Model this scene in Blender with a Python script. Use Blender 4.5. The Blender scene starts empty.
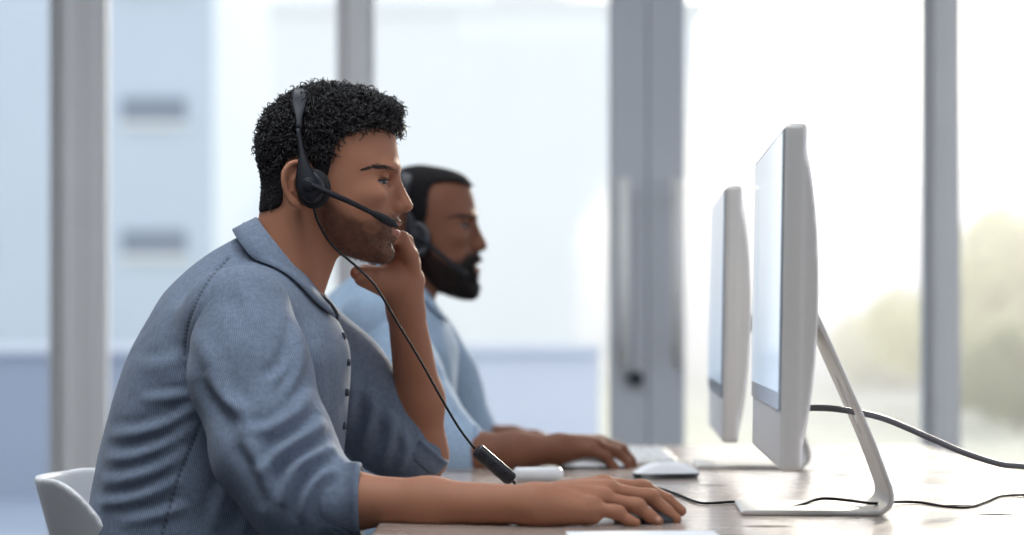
import bpy, bmesh, math, random
import numpy as np
from mathutils import Vector, Matrix

random.seed(7)
rng = np.random.default_rng(7)
PI = math.pi
scene = bpy.context.scene
COL = scene.collection

# ------------------------------------------------------------------ camera
FPX = 2300.0                      # focal length in pixels of a 1024 wide frame
CZ = 0.98                         # camera height
HOR = 327.0                       # image row of the horizon
cam_d = bpy.data.cameras.new('camera')
cam = bpy.data.objects.new('camera', cam_d)
COL.objects.link(cam)
cam.location = (0, 0, CZ)
cam.rotation_euler = (PI / 2, 0, 0)
cam_d.sensor_fit = 'HORIZONTAL'
cam_d.sensor_width = 36.0
cam_d.lens = FPX / 1024 * 36.0
cam_d.shift_y = (HOR - 267.5) / 1024
cam_d.clip_start = 0.05
cam_d.clip_end = 400
cam_d.dof.use_dof = True
cam_d.dof.focus_distance = 3.1
cam_d.dof.aperture_fstop = 2.6
scene.camera = cam

# ------------------------------------------------------------------ world, lights, exposure
scene.view_settings.view_transform = 'Standard'
scene.view_settings.look = 'None'
scene.view_settings.gamma = 1.0
scene.view_settings.use_curve_mapping = False
scene.view_settings.exposure = 0.0

world = bpy.data.worlds.new('sky')
scene.world = world
world.use_nodes = True
wn = world.node_tree.nodes
wl = world.node_tree.links
wn.clear()
w_out = wn.new('ShaderNodeOutputWorld')
w_bg = wn.new('ShaderNodeBackground')
w_tc = wn.new('ShaderNodeTexCoord')
w_dot = wn.new('ShaderNodeVectorMath'); w_dot.operation = 'DOT_PRODUCT'
SUN_DIR = Vector((0.14, 1.0, 0.11)).normalized()
w_dot.inputs[1].default_value = SUN_DIR
w_ramp = wn.new('ShaderNodeValToRGB')
el = w_ramp.color_ramp.elements
el[0].position = 0.0;  el[0].color = (1.10, 1.16, 1.32, 1)
el[1].position = 1.0;  el[1].color = (4.2, 3.8, 3.2, 1)
for p, c in ((0.45, (1.10, 1.16, 1.32, 1)), (0.965, (1.02, 1.09, 1.18, 1)), (0.990, (1.0, 1.02, 1.04, 1)), (0.9972, (1.0, 0.98, 0.93, 1)), (0.9985, (1.02, 0.96, 0.87, 1)), (0.9995, (1.7, 1.6, 1.45, 1))):
    e = el.new(p); e.color = c
w_map = wn.new('ShaderNodeMapRange')
w_map.inputs['From Min'].default_value = -1.0
w_map.inputs['From Max'].default_value = 1.0
wl.new(w_tc.outputs['Generated'], w_dot.inputs[0])
wl.new(w_dot.outputs['Value'], w_map.inputs['Value'])
wl.new(w_map.outputs['Result'], w_ramp.inputs['Fac'])
wl.new(w_ramp.outputs['Color'], w_bg.inputs['Color'])
w_bg.inputs['Strength'].default_value = 1.0
wl.new(w_bg.outputs[0], w_out.inputs['Surface'])


def lamp(name, kind, loc, energy, color, target=None, size=1.0, size_y=None, angle=None):
    d = bpy.data.lights.new(name, kind)
    d.energy = energy
    d.color = color
    if kind == 'AREA':
        d.shape = 'RECTANGLE'
        d.size = size
        d.size_y = size_y or size
    if angle is not None:
        d.angle = angle
    o = bpy.data.objects.new(name, d)
    COL.objects.link(o)
    o.location = loc
    if target is not None:
        o.rotation_euler = (Vector(target) - Vector(loc)).to_track_quat('-Z', 'Y').to_euler()
    return o


# low sun outside, behind and right of the desk
lamp('sun', 'SUN', (6, 20, 9), 3.3, (1.0, 0.90, 0.74), target=(6 - 3.0, 20 - 10, 9 - 3.3), angle=0.10)
# fill lamps added out of view, right of the desks and overhead
lamp('window_daylight_right', 'AREA', (3.6, 3.0, 1.9), 6, (0.95, 0.97, 1.0), target=(-0.2, 3.4, 1.0), size=3.2, size_y=2.2)
lamp('ceiling_panel', 'AREA', (0.3, 1.0, 2.62), 5, (0.95, 0.97, 1.0), target=(0.3, 1.0, 0.0), size=1.2, size_y=1.2)
# more added overhead fill, unseen, to light the men from above
lamp('ceiling_panel', 'AREA', (-0.7, 2.5, 2.62), 25, (0.92, 0.96, 1.0), target=(-0.7, 2.5, 0.0), size=1.2, size_y=1.2)
lamp('ceiling_panel', 'AREA', (-0.4, 4.8, 2.62), 10, (0.92, 0.96, 1.0), target=(-0.4, 4.8, 0.0), size=1.2, size_y=1.2)


# ------------------------------------------------------------------ helpers
def W(px, py, Y):
    """world point seen at image position px, py at depth Y"""
    return np.array(((px - 512) * Y / FPX, Y, CZ - (py - HOR) * Y / FPX))


def tag(o, label=None, cat=None, group=None, kind=None):
    if label: o['label'] = label
    if cat: o['category'] = cat
    if group: o['group'] = group
    if kind: o['kind'] = kind
    return o


def wloc(o):
    v = Vector((0, 0, 0))
    while o is not None:
        v = v + o.location
        o = o.parent
    return np.array(v)


def empty(name, loc=(0, 0, 0)):
    o = bpy.data.objects.new(name, None)
    COL.objects.link(o)
    o.location = tuple(float(c) for c in loc)
    o.empty_display_size = 0.1
    return o


def obj(name, V, F, mat, parent=None, origin=None, smooth=True):
    """V in world coordinates; becomes ONE mesh object, child of parent when given"""
    V = np.asarray(V, dtype=np.float64)
    base = wloc(parent) if parent is not None else np.zeros(3)
    o3 = np.array(origin, dtype=float) if origin is not None else (base if parent is not None else np.zeros(3))
    me = bpy.data.meshes.new(name)
    if isinstance(F, np.ndarray) and F.ndim == 2:
        nv, nf, k = len(V), len(F), F.shape[1]
        me.vertices.add(nv)
        me.vertices.foreach_set('co', (V - o3).astype(np.float32).ravel())
        me.loops.add(nf * k)
        me.loops.foreach_set('vertex_index', F.astype(np.int32).ravel())
        me.polygons.add(nf)
        me.polygons.foreach_set('loop_start', np.arange(0, nf * k, k, dtype=np.int32))
        me.update(calc_edges=True)
        me.validate()
    else:
        me.from_pydata((V - o3).tolist(), [], [list(map(int, f)) for f in F])
        me.update()
    if smooth:
        me.polygons.foreach_set('use_smooth', np.ones(len(me.polygons), dtype=bool))
    o = bpy.data.objects.new(name, me)
    COL.objects.link(o)
    if mat: me.materials.append(mat)
    o.parent = parent
    o.location = tuple(o3 - base) if parent is not None else tuple(o3)
    return o


def attr(o, name, values):
    a = o.data.attributes.new(name, 'FLOAT', 'POINT')
    a.data.foreach_set('value', np.asarray(values, dtype=np.float32))


class MB:
    """collects shapes into one mesh"""
    def __init__(self): self.V = []; self.F = []; self.n = 0
    def add(self, V, F):
        V = np.asarray(V, dtype=float)
        self.V.append(V)
        self.F += [[int(i) + self.n for i in f] for f in F]
        self.n += len(V)
        return self
    def box(self, lo, hi, bev=0.0, seg=2, rot=None, about=None):
        bm = bmesh.new()
        bmesh.ops.create_cube(bm, size=1.0)
        lo = np.array(lo, float); hi = np.array(hi, float)
        for v in bm.verts:
            v.co = Vector(tuple((lo + hi) / 2 + np.array(v.co) * (hi - lo)))
        if bev > 0:
            bmesh.ops.bevel(bm, geom=bm.edges[:], offset=bev, segments=seg, affect='EDGES', profile=0.5)
        bm.verts.index_update()
        V = np.array([v.co[:] for v in bm.verts]); F = [[v.index for v in f.verts] for f in bm.faces]
        bm.free()
        if rot is not None:
            c = np.array(about if about is not None else (lo + hi) / 2)
            V = (V - c) @ np.array(rot).T + c
        return self.add(V, F)
    def tube(self, pts, rad, n=10, flat=None, cap=True):
        V, F = tube(pts, rad, n, flat, cap)
        return self.add(V, F)
    def build(self, name, mat, parent=None, origin=None, smooth=False):
        return obj(name, np.concatenate(self.V), self.F, mat, parent, origin, smooth)


def smooth_path(pts, n=6):
    pts = np.array(pts, float)
    if len(pts) < 3: 
        t = np.linspace(0, 1, n + 1)[:, None]
        return pts[0] * (1 - t) + pts[-1] * t
    P = np.vstack([2 * pts[0] - pts[1], pts, 2 * pts[-1] - pts[-2]])
    out = []
    for i in range(1, len(P) - 2):
        p0, p1, p2, p3 = P[i - 1], P[i], P[i + 1], P[i + 2]
        for t in np.arange(n) / n:
            out.append(0.5 * ((2 * p1) + (-p0 + p2) * t + (2 * p0 - 5 * p1 + 4 * p2 - p3) * t * t + (-p0 + 3 * p1 - 3 * p2 + p3) * t ** 3))
    out.append(pts[-1])
    return np.array(out)


def tube(pts, rad, n=10, flat=None, cap=True):
    pts = np.array(pts, float); m = len(pts)
    rad = np.full(m, rad) if np.isscalar(rad) else np.interp(np.linspace(0, 1, m), np.linspace(0, 1, len(rad)), rad)
    T = np.gradient(pts, axis=0); T /= np.linalg.norm(T, axis=1)[:, None] + 1e-12
    ref = np.array((0, 1.0, 0)) if abs(T[0][1]) < 0.9 else np.array((0, 0, 1.0))
    a = np.cross(T[0], ref); a /= np.linalg.norm(a)
    V = []
    for i in range(m):
        a = a - T[i] * np.dot(a, T[i]); a /= np.linalg.norm(a) + 1e-12
        b = np.cross(T[i], a)
        fa, fb = (1, 1) if flat is None else flat
        for k in range(n):
            th = 2 * PI * k / n
            V.append(pts[i] + rad[i] * (fa * math.cos(th) * a + fb * math.sin(th) * b))
    F = []
    for i in range(m - 1):
        for k in range(n):
            k2 = (k + 1) % n
            F.append((i * n + k, i * n + k2, (i + 1) * n + k2, (i + 1) * n + k))
    if cap:
        F.append(tuple(range(n - 1, -1, -1))); F.append(tuple((m - 1) * n + k for k in range(n)))
    return np.array(V), F


def strands(paths, rad, sides=3):
    """paths (N,M,3) -> one mesh of thin tapered tubes"""
    N, M, _ = paths.shape
    T = np.gradient(paths, axis=1)
    T /= np.linalg.norm(T, axis=2, keepdims=True) + 1e-12
    r0 = rng.normal(size=(N, 1, 3))
    A = np.cross(T, r0); A /= np.linalg.norm(A, axis=2, keepdims=True) + 1e-12
    B = np.cross(T, A)
    rad = np.asarray(rad)
    if rad.ndim == 1: rad = rad[None, :]
    V = np.empty((N, M, sides, 3))
    for k in range(sides):
        th = 2 * PI * k / sides
        V[:, :, k] = paths + (math.cos(th) * A + math.sin(th) * B) * rad[:, :, None]
    idx = np.arange(N * M * sides).reshape(N, M, sides)
    nx = np.roll(idx, -1, axis=2)
    F = np.stack([idx[:, :-1], nx[:, :-1], nx[:, 1:], idx[:, 1:]], axis=-1).reshape(-1, 4)
    return V.reshape(-1, 3), F


# ------------------------------------------------------------------ implicit surfaces
def smin(a, b, k):
    h = np.clip(0.5 + 0.5 * (b - a) / k, 0, 1)
    return b + (a - b) * h - k * h * (1 - h)


def smax(a, b, k): return -smin(-a, -b, k)


def sstep(x, a, b):
    t = np.clip((x - a) / (b - a), 0, 1)
    return t * t * (3 - 2 * t)


def ell(P, c, r, rot=None):
    q = P - np.asarray(c, np.float32)
    if rot is not None: q = q @ np.asarray(rot, np.float32)
    r = np.asarray(r, np.float32)
    k0 = np.sqrt(((q / r) ** 2).sum(-1)); k1 = np.sqrt(((q / (r * r)) ** 2).sum(-1))
    return k0 * (k0 - 1) / (k1 + 1e-9)


def cone(P, a, b, ra, rb):
    a = np.asarray(a, np.float32); b = np.asarray(b, np.float32)
    ba = b - a; q = P - a
    h = np.clip(q @ ba / float(ba @ ba), 0, 1)
    return np.sqrt(((q - h[:, None] * ba) ** 2).sum(-1)) - (ra + (rb - ra) * h)


def chain(P, pts, rads, k=0.01):
    d = None
    for i in range(len(pts) - 1):
        e = cone(P, pts[i], pts[i + 1], rads[i], rads[i + 1])
        d = e if d is None else smin(d, e, k)
    return d


def rbox(P, c, half, r):
    q = np.abs(P - np.asarray(c, np.float32)) - (np.asarray(half, np.float32) - r)
    return np.sqrt((np.maximum(q, 0) ** 2).sum(-1)) + np.minimum(q.max(-1), 0) - r


def poly_field(poly, res, pad, smooth=4, closed_smooth=True):
    """raster of the signed distance (positive inside) of a closed polygon, sampled bilinearly"""
    poly = np.array(poly, float)
    if smooth:
        n = len(poly); out = []
        for i in range(n):
            p0, p1, p2, p3 = poly[i - 1], poly[i], poly[(i + 1) % n], poly[(i + 2) % n]
            for t in np.arange(smooth) / smooth:
                out.append(0.5 * ((2 * p1) + (-p0 + p2) * t + (2 * p0 - 5 * p1 + 4 * p2 - p3) * t * t + (-p0 + 3 * p1 - 3 * p2 + p3) * t ** 3))
        poly = np.array(out)
    lo = poly.min(0) - pad; hi = poly.max(0) + pad
    nx, ny = (np.ceil((hi - lo) / res).astype(int) + 1)
    gx = lo[0] + np.arange(nx) * res; gy = lo[1] + np.arange(ny) * res
    X, Y = np.meshgrid(gx, gy, indexing='ij')
    d2 = np.full(X.shape, 1e18); ins = np.zeros(X.shape, bool)
    for i in range(len(poly)):
        a = poly[i]; b = poly[(i + 1) % len(poly)]
        e = b - a; wx = X - a[0]; wy = Y - a[1]
        t = np.clip((wx * e[0] + wy * e[1]) / (e @ e + 1e-12), 0, 1)
        d2 = np.minimum(d2, (wx - t * e[0]) ** 2 + (wy - t * e[1]) ** 2)
        cnd = (a[1] > Y) != (b[1] > Y)
        with np.errstate(divide='ignore', invalid='ignore'):
            xc = (b[0] - a[0]) * (Y - a[1]) / (b[1] - a[1]) + a[0]
        ins ^= cnd & (X < xc)
    D = (np.sqrt(d2) * np.where(ins, 1, -1)).astype(np.float32)
    def samp(u, v):
        fx = np.clip((u - lo[0]) / res, 0, nx - 1.001); fy = np.clip((v - lo[1]) / res, 0, ny - 1.001)
        ex = np.maximum(np.maximum(lo[0] - u, u - hi[0]), 0); ey = np.maximum(np.maximum(lo[1] - v, v - hi[1]), 0)
        i = fx.astype(np.int32); j = fy.astype(np.int32); fx = fx - i; fy = fy - j
        r = (D[i, j] * (1 - fx) * (1 - fy) + D[i + 1, j] * fx * (1 - fy) + D[i, j + 1] * (1 - fx) * fy + D[i + 1, j + 1] * fx * fy)
        return r - np.sqrt(ex * ex + ey * ey)
    return samp


def inflate(d, w, Wd, R):
    """solid whose outline is the polygon (d = inside distance), |w| half width Wd reached R inside the outline"""
    u = np.maximum(R - d, 0)
    return np.sqrt(u * u + (w * R / Wd) ** 2) - R


def bounded(f, lo, hi, pad=0.03):
    lo = np.asarray(lo, np.float32) - pad; hi = np.asarray(hi, np.float32) + pad
    def g(P):
        q = np.maximum(np.maximum(lo - P, P - hi), 0)
        dist = np.sqrt((q ** 2).sum(-1))
        out = dist + pad
        m = dist <= 0
        if m.any(): out[m] = f(P[m])
        return out
    return g


CORN = np.array([(i, j, k) for i in (0, 1) for j in (0, 1) for k in (0, 1)])
EDG = [(a, b) for a in range(8) for b in range(a + 1, 8) if np.abs(CORN[a] - CORN[b]).sum() == 1]


def sdf_mesh(f, lo, hi, h, B=8, lip=1.7):
    lo = np.asarray(lo, float); hi = np.asarray(hi, float)
    nb = np.ceil((hi - lo) / (h * B)).astype(int)
    g = np.stack(np.meshgrid(*[np.arange(n) for n in nb], indexing='ij'), -1).reshape(-1, 3)
    cen = (lo + (g + 0.5) * h * B).astype(np.float32)
    act = []
    for s in range(0, len(cen), 200000):
        act.append(np.abs(f(cen[s:s + 200000])) < lip * 0.87 * h * B)
    g = g[np.concatenate(act)]
    off = np.stack(np.meshgrid(*[np.arange(B + 1)] * 3, indexing='ij'), -1).reshape(-1, 3)
    dims = nb * B + 2
    def gid(c): return (c[..., 0].astype(np.int64) * dims[1] + c[..., 1]) * dims[2] + c[..., 2]
    cellid = []; cellp = []; quads = []
    for s in range(0, len(g), 400):
        gb = g[s:s + 400] * B
        C = gb[:, None, :] + off[None]
        val = f((lo + C.reshape(-1, 3) * h).astype(np.float32)).reshape(len(gb), B + 1, B + 1, B + 1)
        sg = val < 0
        cnt = np.zeros((len(gb), B, B, B), np.int8)
        for c in CORN: cnt += sg[:, c[0]:c[0] + B, c[1]:c[1] + B, c[2]:c[2] + B]
        a = np.argwhere((cnt > 0) & (cnt < 8))
        if len(a):
            cv = np.stack([val[a[:, 0], a[:, 1] + c[0], a[:, 2] + c[1], a[:, 3] + c[2]] for c in CORN], 1)
            acc = np.zeros((len(a), 3)); n = np.zeros(len(a))
            for (p, q) in EDG:
                m = (cv[:, p] < 0) != (cv[:, q] < 0)
                t = cv[:, p] / np.where(m, cv[:, p] - cv[:, q], 1)
                acc += np.where(m[:, None], CORN[p] + t[:, None] * (CORN[q] - CORN[p]), 0); n += m
            gc = gb[a[:, 0]] + a[:, 1:]
            cellid.append(gid(gc)); cellp.append(lo + (gc + acc / n[:, None]) * h)
        for ax in range(3):
            e = np.eye(3, dtype=int)[ax]; eb = np.eye(3, dtype=int)[(ax + 1) % 3]; ec = np.eye(3, dtype=int)[(ax + 2) % 3]
            s0 = sg[:, :B, :B, :B]; s1 = sg[:, e[0]:e[0] + B, e[1]:e[1] + B, e[2]:e[2] + B]
            for flip, m in ((False, s0 & ~s1), (True, ~s0 & s1)):
                x = np.argwhere(m)
                if not len(x): continue
                c = gb[x[:, 0]] + x[:, 1:]
                q = np.stack([gid(c - eb - ec), gid(c - ec), gid(c), gid(c - eb)], 1)
                ok = ((c - eb - ec) >= 0).all(1)
                q = q[ok]
                quads.append(q[:, ::-1] if flip else q)
    ids = np.concatenate(cellid); P = np.concatenate(cellp)
    o = np.argsort(ids); ids = ids[o]; P = P[o]
    Q = np.concatenate(quads)
    ix = np.searchsorted(ids, Q); ix = np.clip(ix, 0, len(ids) - 1)
    ok = (ids[ix] == Q).all(1)
    return P, ix[ok].astype(np.int32)


def vnormals(V, F):
    a = V[F[:, 2]] - V[F[:, 0]]; b = V[F[:, 3]] - V[F[:, 1]]
    n = np.cross(a, b)
    N = np.zeros_like(V)
    for k in range(4):
        for c in range(3): N[:, c] += np.bincount(F[:, k], n[:, c], minlength=len(V))
    return N / (np.linalg.norm(N, axis=1)[:, None] + 1e-12)


def relax(V, F, it=1, lam=0.5):
    for _ in range(it):
        S = np.zeros_like(V); n = np.zeros(len(V))
        for k in range(4):
            j = F[:, (k + 1) % 4]
            for c in range(3): S[:, c] += np.bincount(F[:, k], V[j, c], minlength=len(V))
            n += np.bincount(F[:, k], minlength=len(V))
        V = V + lam * (S / np.maximum(n, 1)[:, None] - V)
    return V


def _hash(i, j, k):
    n = (i * 73856093) ^ (j * 19349663) ^ (k * 83492791)
    n = (n ^ (n >> 13)) * 1274126177
    return ((n ^ (n >> 16)) & 0xffff) / 65535.0


def vnoise(P):
    I = np.floor(P).astype(np.int64); f = P - I; f = f * f * (3 - 2 * f)
    r = 0
    for a in (0, 1):
        for b in (0, 1):
            for c in (0, 1):
                w = (f[:, 0] if a else 1 - f[:, 0]) * (f[:, 1] if b else 1 - f[:, 1]) * (f[:, 2] if c else 1 - f[:, 2])
                r = r + w * _hash(I[:, 0] + a, I[:, 1] + b, I[:, 2] + c)
    return r * 2 - 1


# ------------------------------------------------------------------ materials
def mat_new(name):
    m = bpy.data.materials.new(name)
    m.use_nodes = True
    nt = m.node_tree
    return m, nt, nt.nodes['Principled BSDF']


def pset(b, **kw):
    for k, v in kw.items():
        k = k.replace('_', ' ')
        b.inputs[k].default_value = v if not (isinstance(v, tuple) and len(v) == 3 and b.inputs[k].type == 'RGBA') else (*v, 1)


def mat(name, color, rough=0.5, metal=0.0, noise=0.06, nscale=30, bump=0.0, bscale=200, **kw):
    m, nt, b = mat_new(name)
    pset(b, Roughness=rough, Metallic=metal)
    tc = nt.nodes.new('ShaderNodeTexCoord')
    n = nt.nodes.new('ShaderNodeTexNoise'); n.inputs['Scale'].default_value = nscale; n.inputs['Detail'].default_value = 4
    mx = nt.nodes.new('ShaderNodeMix'); mx.data_type = 'RGBA'
    mx.inputs['A'].default_value = (*[c * (1 - noise) for c in color], 1)
    mx.inputs['B'].default_value = (*[min(1, c * (1 + noise)) for c in color], 1)
    nt.links.new(tc.outputs['Object'], n.inputs['Vector'])
    nt.links.new(n.outputs['Fac'], mx.inputs['Factor'])
    nt.links.new(mx.outputs['Result'], b.inputs['Base Color'])
    if bump:
        n2 = nt.nodes.new('ShaderNodeTexNoise'); n2.inputs['Scale'].default_value = bscale
        nt.links.new(tc.outputs['Object'], n2.inputs['Vector'])
        bp = nt.nodes.new('ShaderNodeBump'); bp.inputs['Strength'].default_value = bump; bp.inputs['Distance'].default_value = 0.002
        nt.links.new(n2.outputs['Fac'], bp.inputs['Height']); nt.links.new(bp.outputs[0], b.inputs['Normal'])
    for k, v in kw.items(): pset(b, **{k: v})
    return m


def mix_attr(nt, prev, name, color, gain=1.0):
    a = nt.nodes.new('ShaderNodeAttribute'); a.attribute_name = name
    mx = nt.nodes.new('ShaderNodeMix'); mx.data_type = 'RGBA'
    mx.inputs['B'].default_value = (*color, 1)
    ml = nt.nodes.new('ShaderNodeMath'); ml.operation = 'MULTIPLY'; ml.inputs[1].default_value = gain; ml.use_clamp = True
    nt.links.new(a.outputs['Fac'], ml.inputs[0])
    nt.links.new(ml.outputs[0], mx.inputs['Factor'])
    nt.links.new(prev, mx.inputs['A'])
    return mx.outputs['Result']


def skin_mat(name, c1, c2, lip, beard, nail):
    m, nt, b = mat_new(name)
    tc = nt.nodes.new('ShaderNodeTexCoord')
    n = nt.nodes.new('ShaderNodeTexNoise'); n.inputs['Scale'].default_value = 22; n.inputs['Detail'].default_value = 6
    mx = nt.nodes.new('ShaderNodeMix'); mx.data_type = 'RGBA'
    mx.inputs['A'].default_value = (*c1, 1); mx.inputs['B'].default_value = (*c2, 1)
    nt.links.new(tc.outputs['Object'], n.inputs['Vector']); nt.links.new(n.outputs['Fac'], mx.inputs['Factor'])
    c = mx.outputs['Result']
    c = mix_attr(nt, c, 'lip', lip)
    c = mix_attr(nt, c, 'nail', nail)
    c = mix_attr(nt, c, 'beard', beard)
    nt.links.new(c, b.inputs['Base Color'])
    pset(b, Roughness=0.62)
    b.inputs['Specular IOR Level'].default_value = 0.32
    b.inputs['Subsurface Weight'].default_value = 0.12
    b.inputs['Subsurface Radius'].default_value = (0.012, 0.005, 0.003)
    b.inputs['Subsurface Scale'].default_value = 0.6
    n2 = nt.nodes.new('ShaderNodeTexNoise'); n2.inputs['Scale'].default_value = 420; n2.inputs['Detail'].default_value = 3
    nt.links.new(tc.outputs['Object'], n2.inputs['Vector'])
    bp = nt.nodes.new('ShaderNodeBump'); bp.inputs['Strength'].default_value = 0.25; bp.inputs['Distance'].default_value = 0.001
    nt.links.new(n2.outputs['Fac'], bp.inputs['Height']); nt.links.new(bp.outputs[0], b.inputs['Normal'])
    return m


def cloth_mat(name, c1, c2, seam, period=0.0021):
    """fine pin stripes running along the attribute 'stripe' (metres across the stripes)"""
    m, nt, b = mat_new(name)
    a = nt.nodes.new('ShaderNodeAttribute'); a.attribute_name = 'stripe'
    ml = nt.nodes.new('ShaderNodeMath'); ml.operation = 'MULTIPLY'; ml.inputs[1].default_value = 2 * PI / period
    sn = nt.nodes.new('ShaderNodeMath'); sn.operation = 'SINE'
    mp = nt.nodes.new('ShaderNodeMapRange'); mp.inputs['From Min'].default_value = -0.3; mp.inputs['From Max'].default_value = 1.0
    nt.links.new(a.outputs['Fac'], ml.inputs[0]); nt.links.new(ml.outputs[0], sn.inputs[0]); nt.links.new(sn.outputs[0], mp.inputs['Value'])
    tc = nt.nodes.new('ShaderNodeTexCoord')
    n = nt.nodes.new('ShaderNodeTexNoise'); n.inputs['Scale'].default_value = 160; n.inputs['Detail'].default_value = 5
    nt.links.new(tc.outputs['Object'], n.inputs['Vector'])
    mx = nt.nodes.new('ShaderNodeMix'); mx.data_type = 'RGBA'
    mx.inputs['A'].default_value = (*c1, 1); mx.inputs['B'].default_value = (*c2, 1)
    nt.links.new(mp.outputs['Result'], mx.inputs['Factor'])
    m2 = nt.nodes.new('ShaderNodeMix'); m2.data_type = 'RGBA'; m2.blend_type = 'OVERLAY'
    m2.inputs['Factor'].default_value = 0.35
    nt.links.new(mx.outputs['Result'], m2.inputs['A']); nt.links.new(n.outputs['Fac'], m2.inputs['B'])
    c = mix_attr(nt, m2.outputs['Result'], 'seam', seam)
    nt.links.new(c, b.inputs['Base Color'])
    pset(b, Roughness=0.85)
    b.inputs['Specular IOR Level'].default_value = 0.2
    b.inputs['Sheen Weight'].default_value = 0.12
    bp = nt.nodes.new('ShaderNodeBump'); bp.inputs['Strength'].default_value = 0.3; bp.inputs['Distance'].default_value = 0.0012
    nt.links.new(n.outputs['Fac'], bp.inputs['Height']); nt.links.new(bp.outputs[0], b.inputs['Normal'])
    return m


M = {}
M['skin'] = skin_mat('tan_skin', (0.330, 0.144, 0.082), (0.410, 0.186, 0.112), (0.34, 0.13, 0.10), (0.060, 0.027, 0.018), (0.58, 0.34, 0.26))
M['skin_dark'] = skin_mat('brown_skin', (0.165, 0.065, 0.035), (0.21, 0.085, 0.047), (0.26, 0.10, 0.08), (0.018, 0.011, 0.009), (0.40, 0.22, 0.16))
M['hair'] = mat('black_hair', (0.010, 0.009, 0.010), 0.42, noise=0.3, nscale=80)
M['hair_cap'] = mat('hair_roots', (0.008, 0.007, 0.008), 0.85, noise=0.3, nscale=80, bump=0.6, bscale=260, Specular_IOR_Level=0.15)
M['brow'] = mat('dark_brown_brow', (0.035, 0.020, 0.015), 0.7, noise=0.2)
M['stubble'] = mat('dark_stubble', (0.026, 0.015, 0.012), 0.6, noise=0.2)
M['shirt'] = cloth_mat('blue_pinstripe_cotton', (0.120, 0.155, 0.220), (0.212, 0.262, 0.345), (0.04, 0.05, 0.075))
M['shirt_light'] = cloth_mat('pale_blue_cotton', (0.25, 0.36, 0.50), (0.42, 0.53, 0.66), (0.17, 0.24, 0.34))
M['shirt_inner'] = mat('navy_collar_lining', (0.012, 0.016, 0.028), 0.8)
M['trousers'] = mat('charcoal_trousers', (0.03, 0.034, 0.045), 0.9, bump=0.3)
M['shoe'] = mat('dark_leather', (0.03, 0.02, 0.015), 0.4)
M['button'] = mat('shirt_button', (0.05, 0.06, 0.09), 0.7, Specular_IOR_Level=0.2)
M['eye_white'] = mat('eye_white', (0.36, 0.31, 0.285), 0.25, noise=0.03)  # darkened to hold the shade under the lids
M['iris'] = mat('dark_iris', (0.02, 0.012, 0.008), 0.06)
M['black_plastic'] = mat('black_plastic', (0.014, 0.016, 0.021), 0.38, bump=0.15, bscale=500)
M['black_foam'] = mat('black_foam', (0.012, 0.013, 0.016), 0.85, bump=0.6, bscale=420)
M['grey_plastic'] = mat('charcoal_plastic', (0.016, 0.018, 0.024), 0.5, Specular_IOR_Level=0.25)
M['cable'] = mat('black_cable', (0.010, 0.010, 0.012), 0.65, Specular_IOR_Level=0.2)
M['cable_grey'] = mat('grey_power_cable', (0.11, 0.115, 0.13), 0.45)
M['alu'] = mat('brushed_aluminium', (0.74, 0.725, 0.70), 0.42, 0.45, noise=0.03, nscale=90, bump=0.05, bscale=900)
M['bezel'] = mat('grey_glass_border', (0.22, 0.26, 0.31), 0.08)  # grey put in for reflections on the dark border
M['white_plastic'] = mat('white_plastic', (0.80, 0.82, 0.84), 0.22, noise=0.02)
M['chair_white'] = mat('white_chair_shell', (0.76, 0.77, 0.79), 0.38, noise=0.03)
M['chrome'] = mat('chrome', (0.75, 0.76, 0.78), 0.15, 1.0)
M['paper'] = mat('white_paper', (0.82, 0.85, 0.88), 0.8, noise=0.02)
M['frame'] = mat('grey_window_frame', (0.77, 0.77, 0.765), 0.45, noise=0.04, nscale=6)
M['door_frame'] = mat('blue_grey_door_frame', (0.60, 0.63, 0.67), 0.45, noise=0.04, nscale=6)
M['frame_light'] = mat('pale_door_handle', (0.92, 0.91, 0.88), 0.6)
M['lock'] = mat('dark_lock', (0.06, 0.07, 0.09), 0.4, 0.6)
M['floor'] = mat('grey_floor', (0.07, 0.075, 0.085), 0.45, nscale=3)
M['ceiling'] = mat('white_ceiling', (0.82, 0.83, 0.84), 0.9, noise=0.02)
M['wall'] = mat('grey_wall', (0.34, 0.36, 0.39), 0.85, noise=0.02)
M['building'] = mat('pale_blue_facade', (0.60, 0.68, 0.78), 0.8, noise=0.04, nscale=0.4)
M['building_glass'] = mat('dark_blue_window', (0.27, 0.31, 0.37), 0.5)
M['building_white'] = mat('white_facade', (0.93, 0.95, 0.97), 0.8, noise=0.03, nscale=0.4)
M['blue_wall'] = mat('blue_grey_wall', (0.42, 0.47, 0.54), 0.7)
M['terrace'] = mat('pale_terrace', (0.36, 0.42, 0.50), 0.7, nscale=2)
M['parapet'] = mat('white_parapet', (0.86, 0.88, 0.90), 0.6)
M['lawn'] = mat('dry_lawn', (0.84, 0.78, 0.56), 0.9, noise=0.25, nscale=1.5)
M['bark'] = mat('bark', (0.20, 0.16, 0.11), 0.9, bump=0.5, bscale=20)
M['lamp_frame'] = mat('lamp_frame', (0.8, 0.8, 0.8), 0.4)


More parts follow.
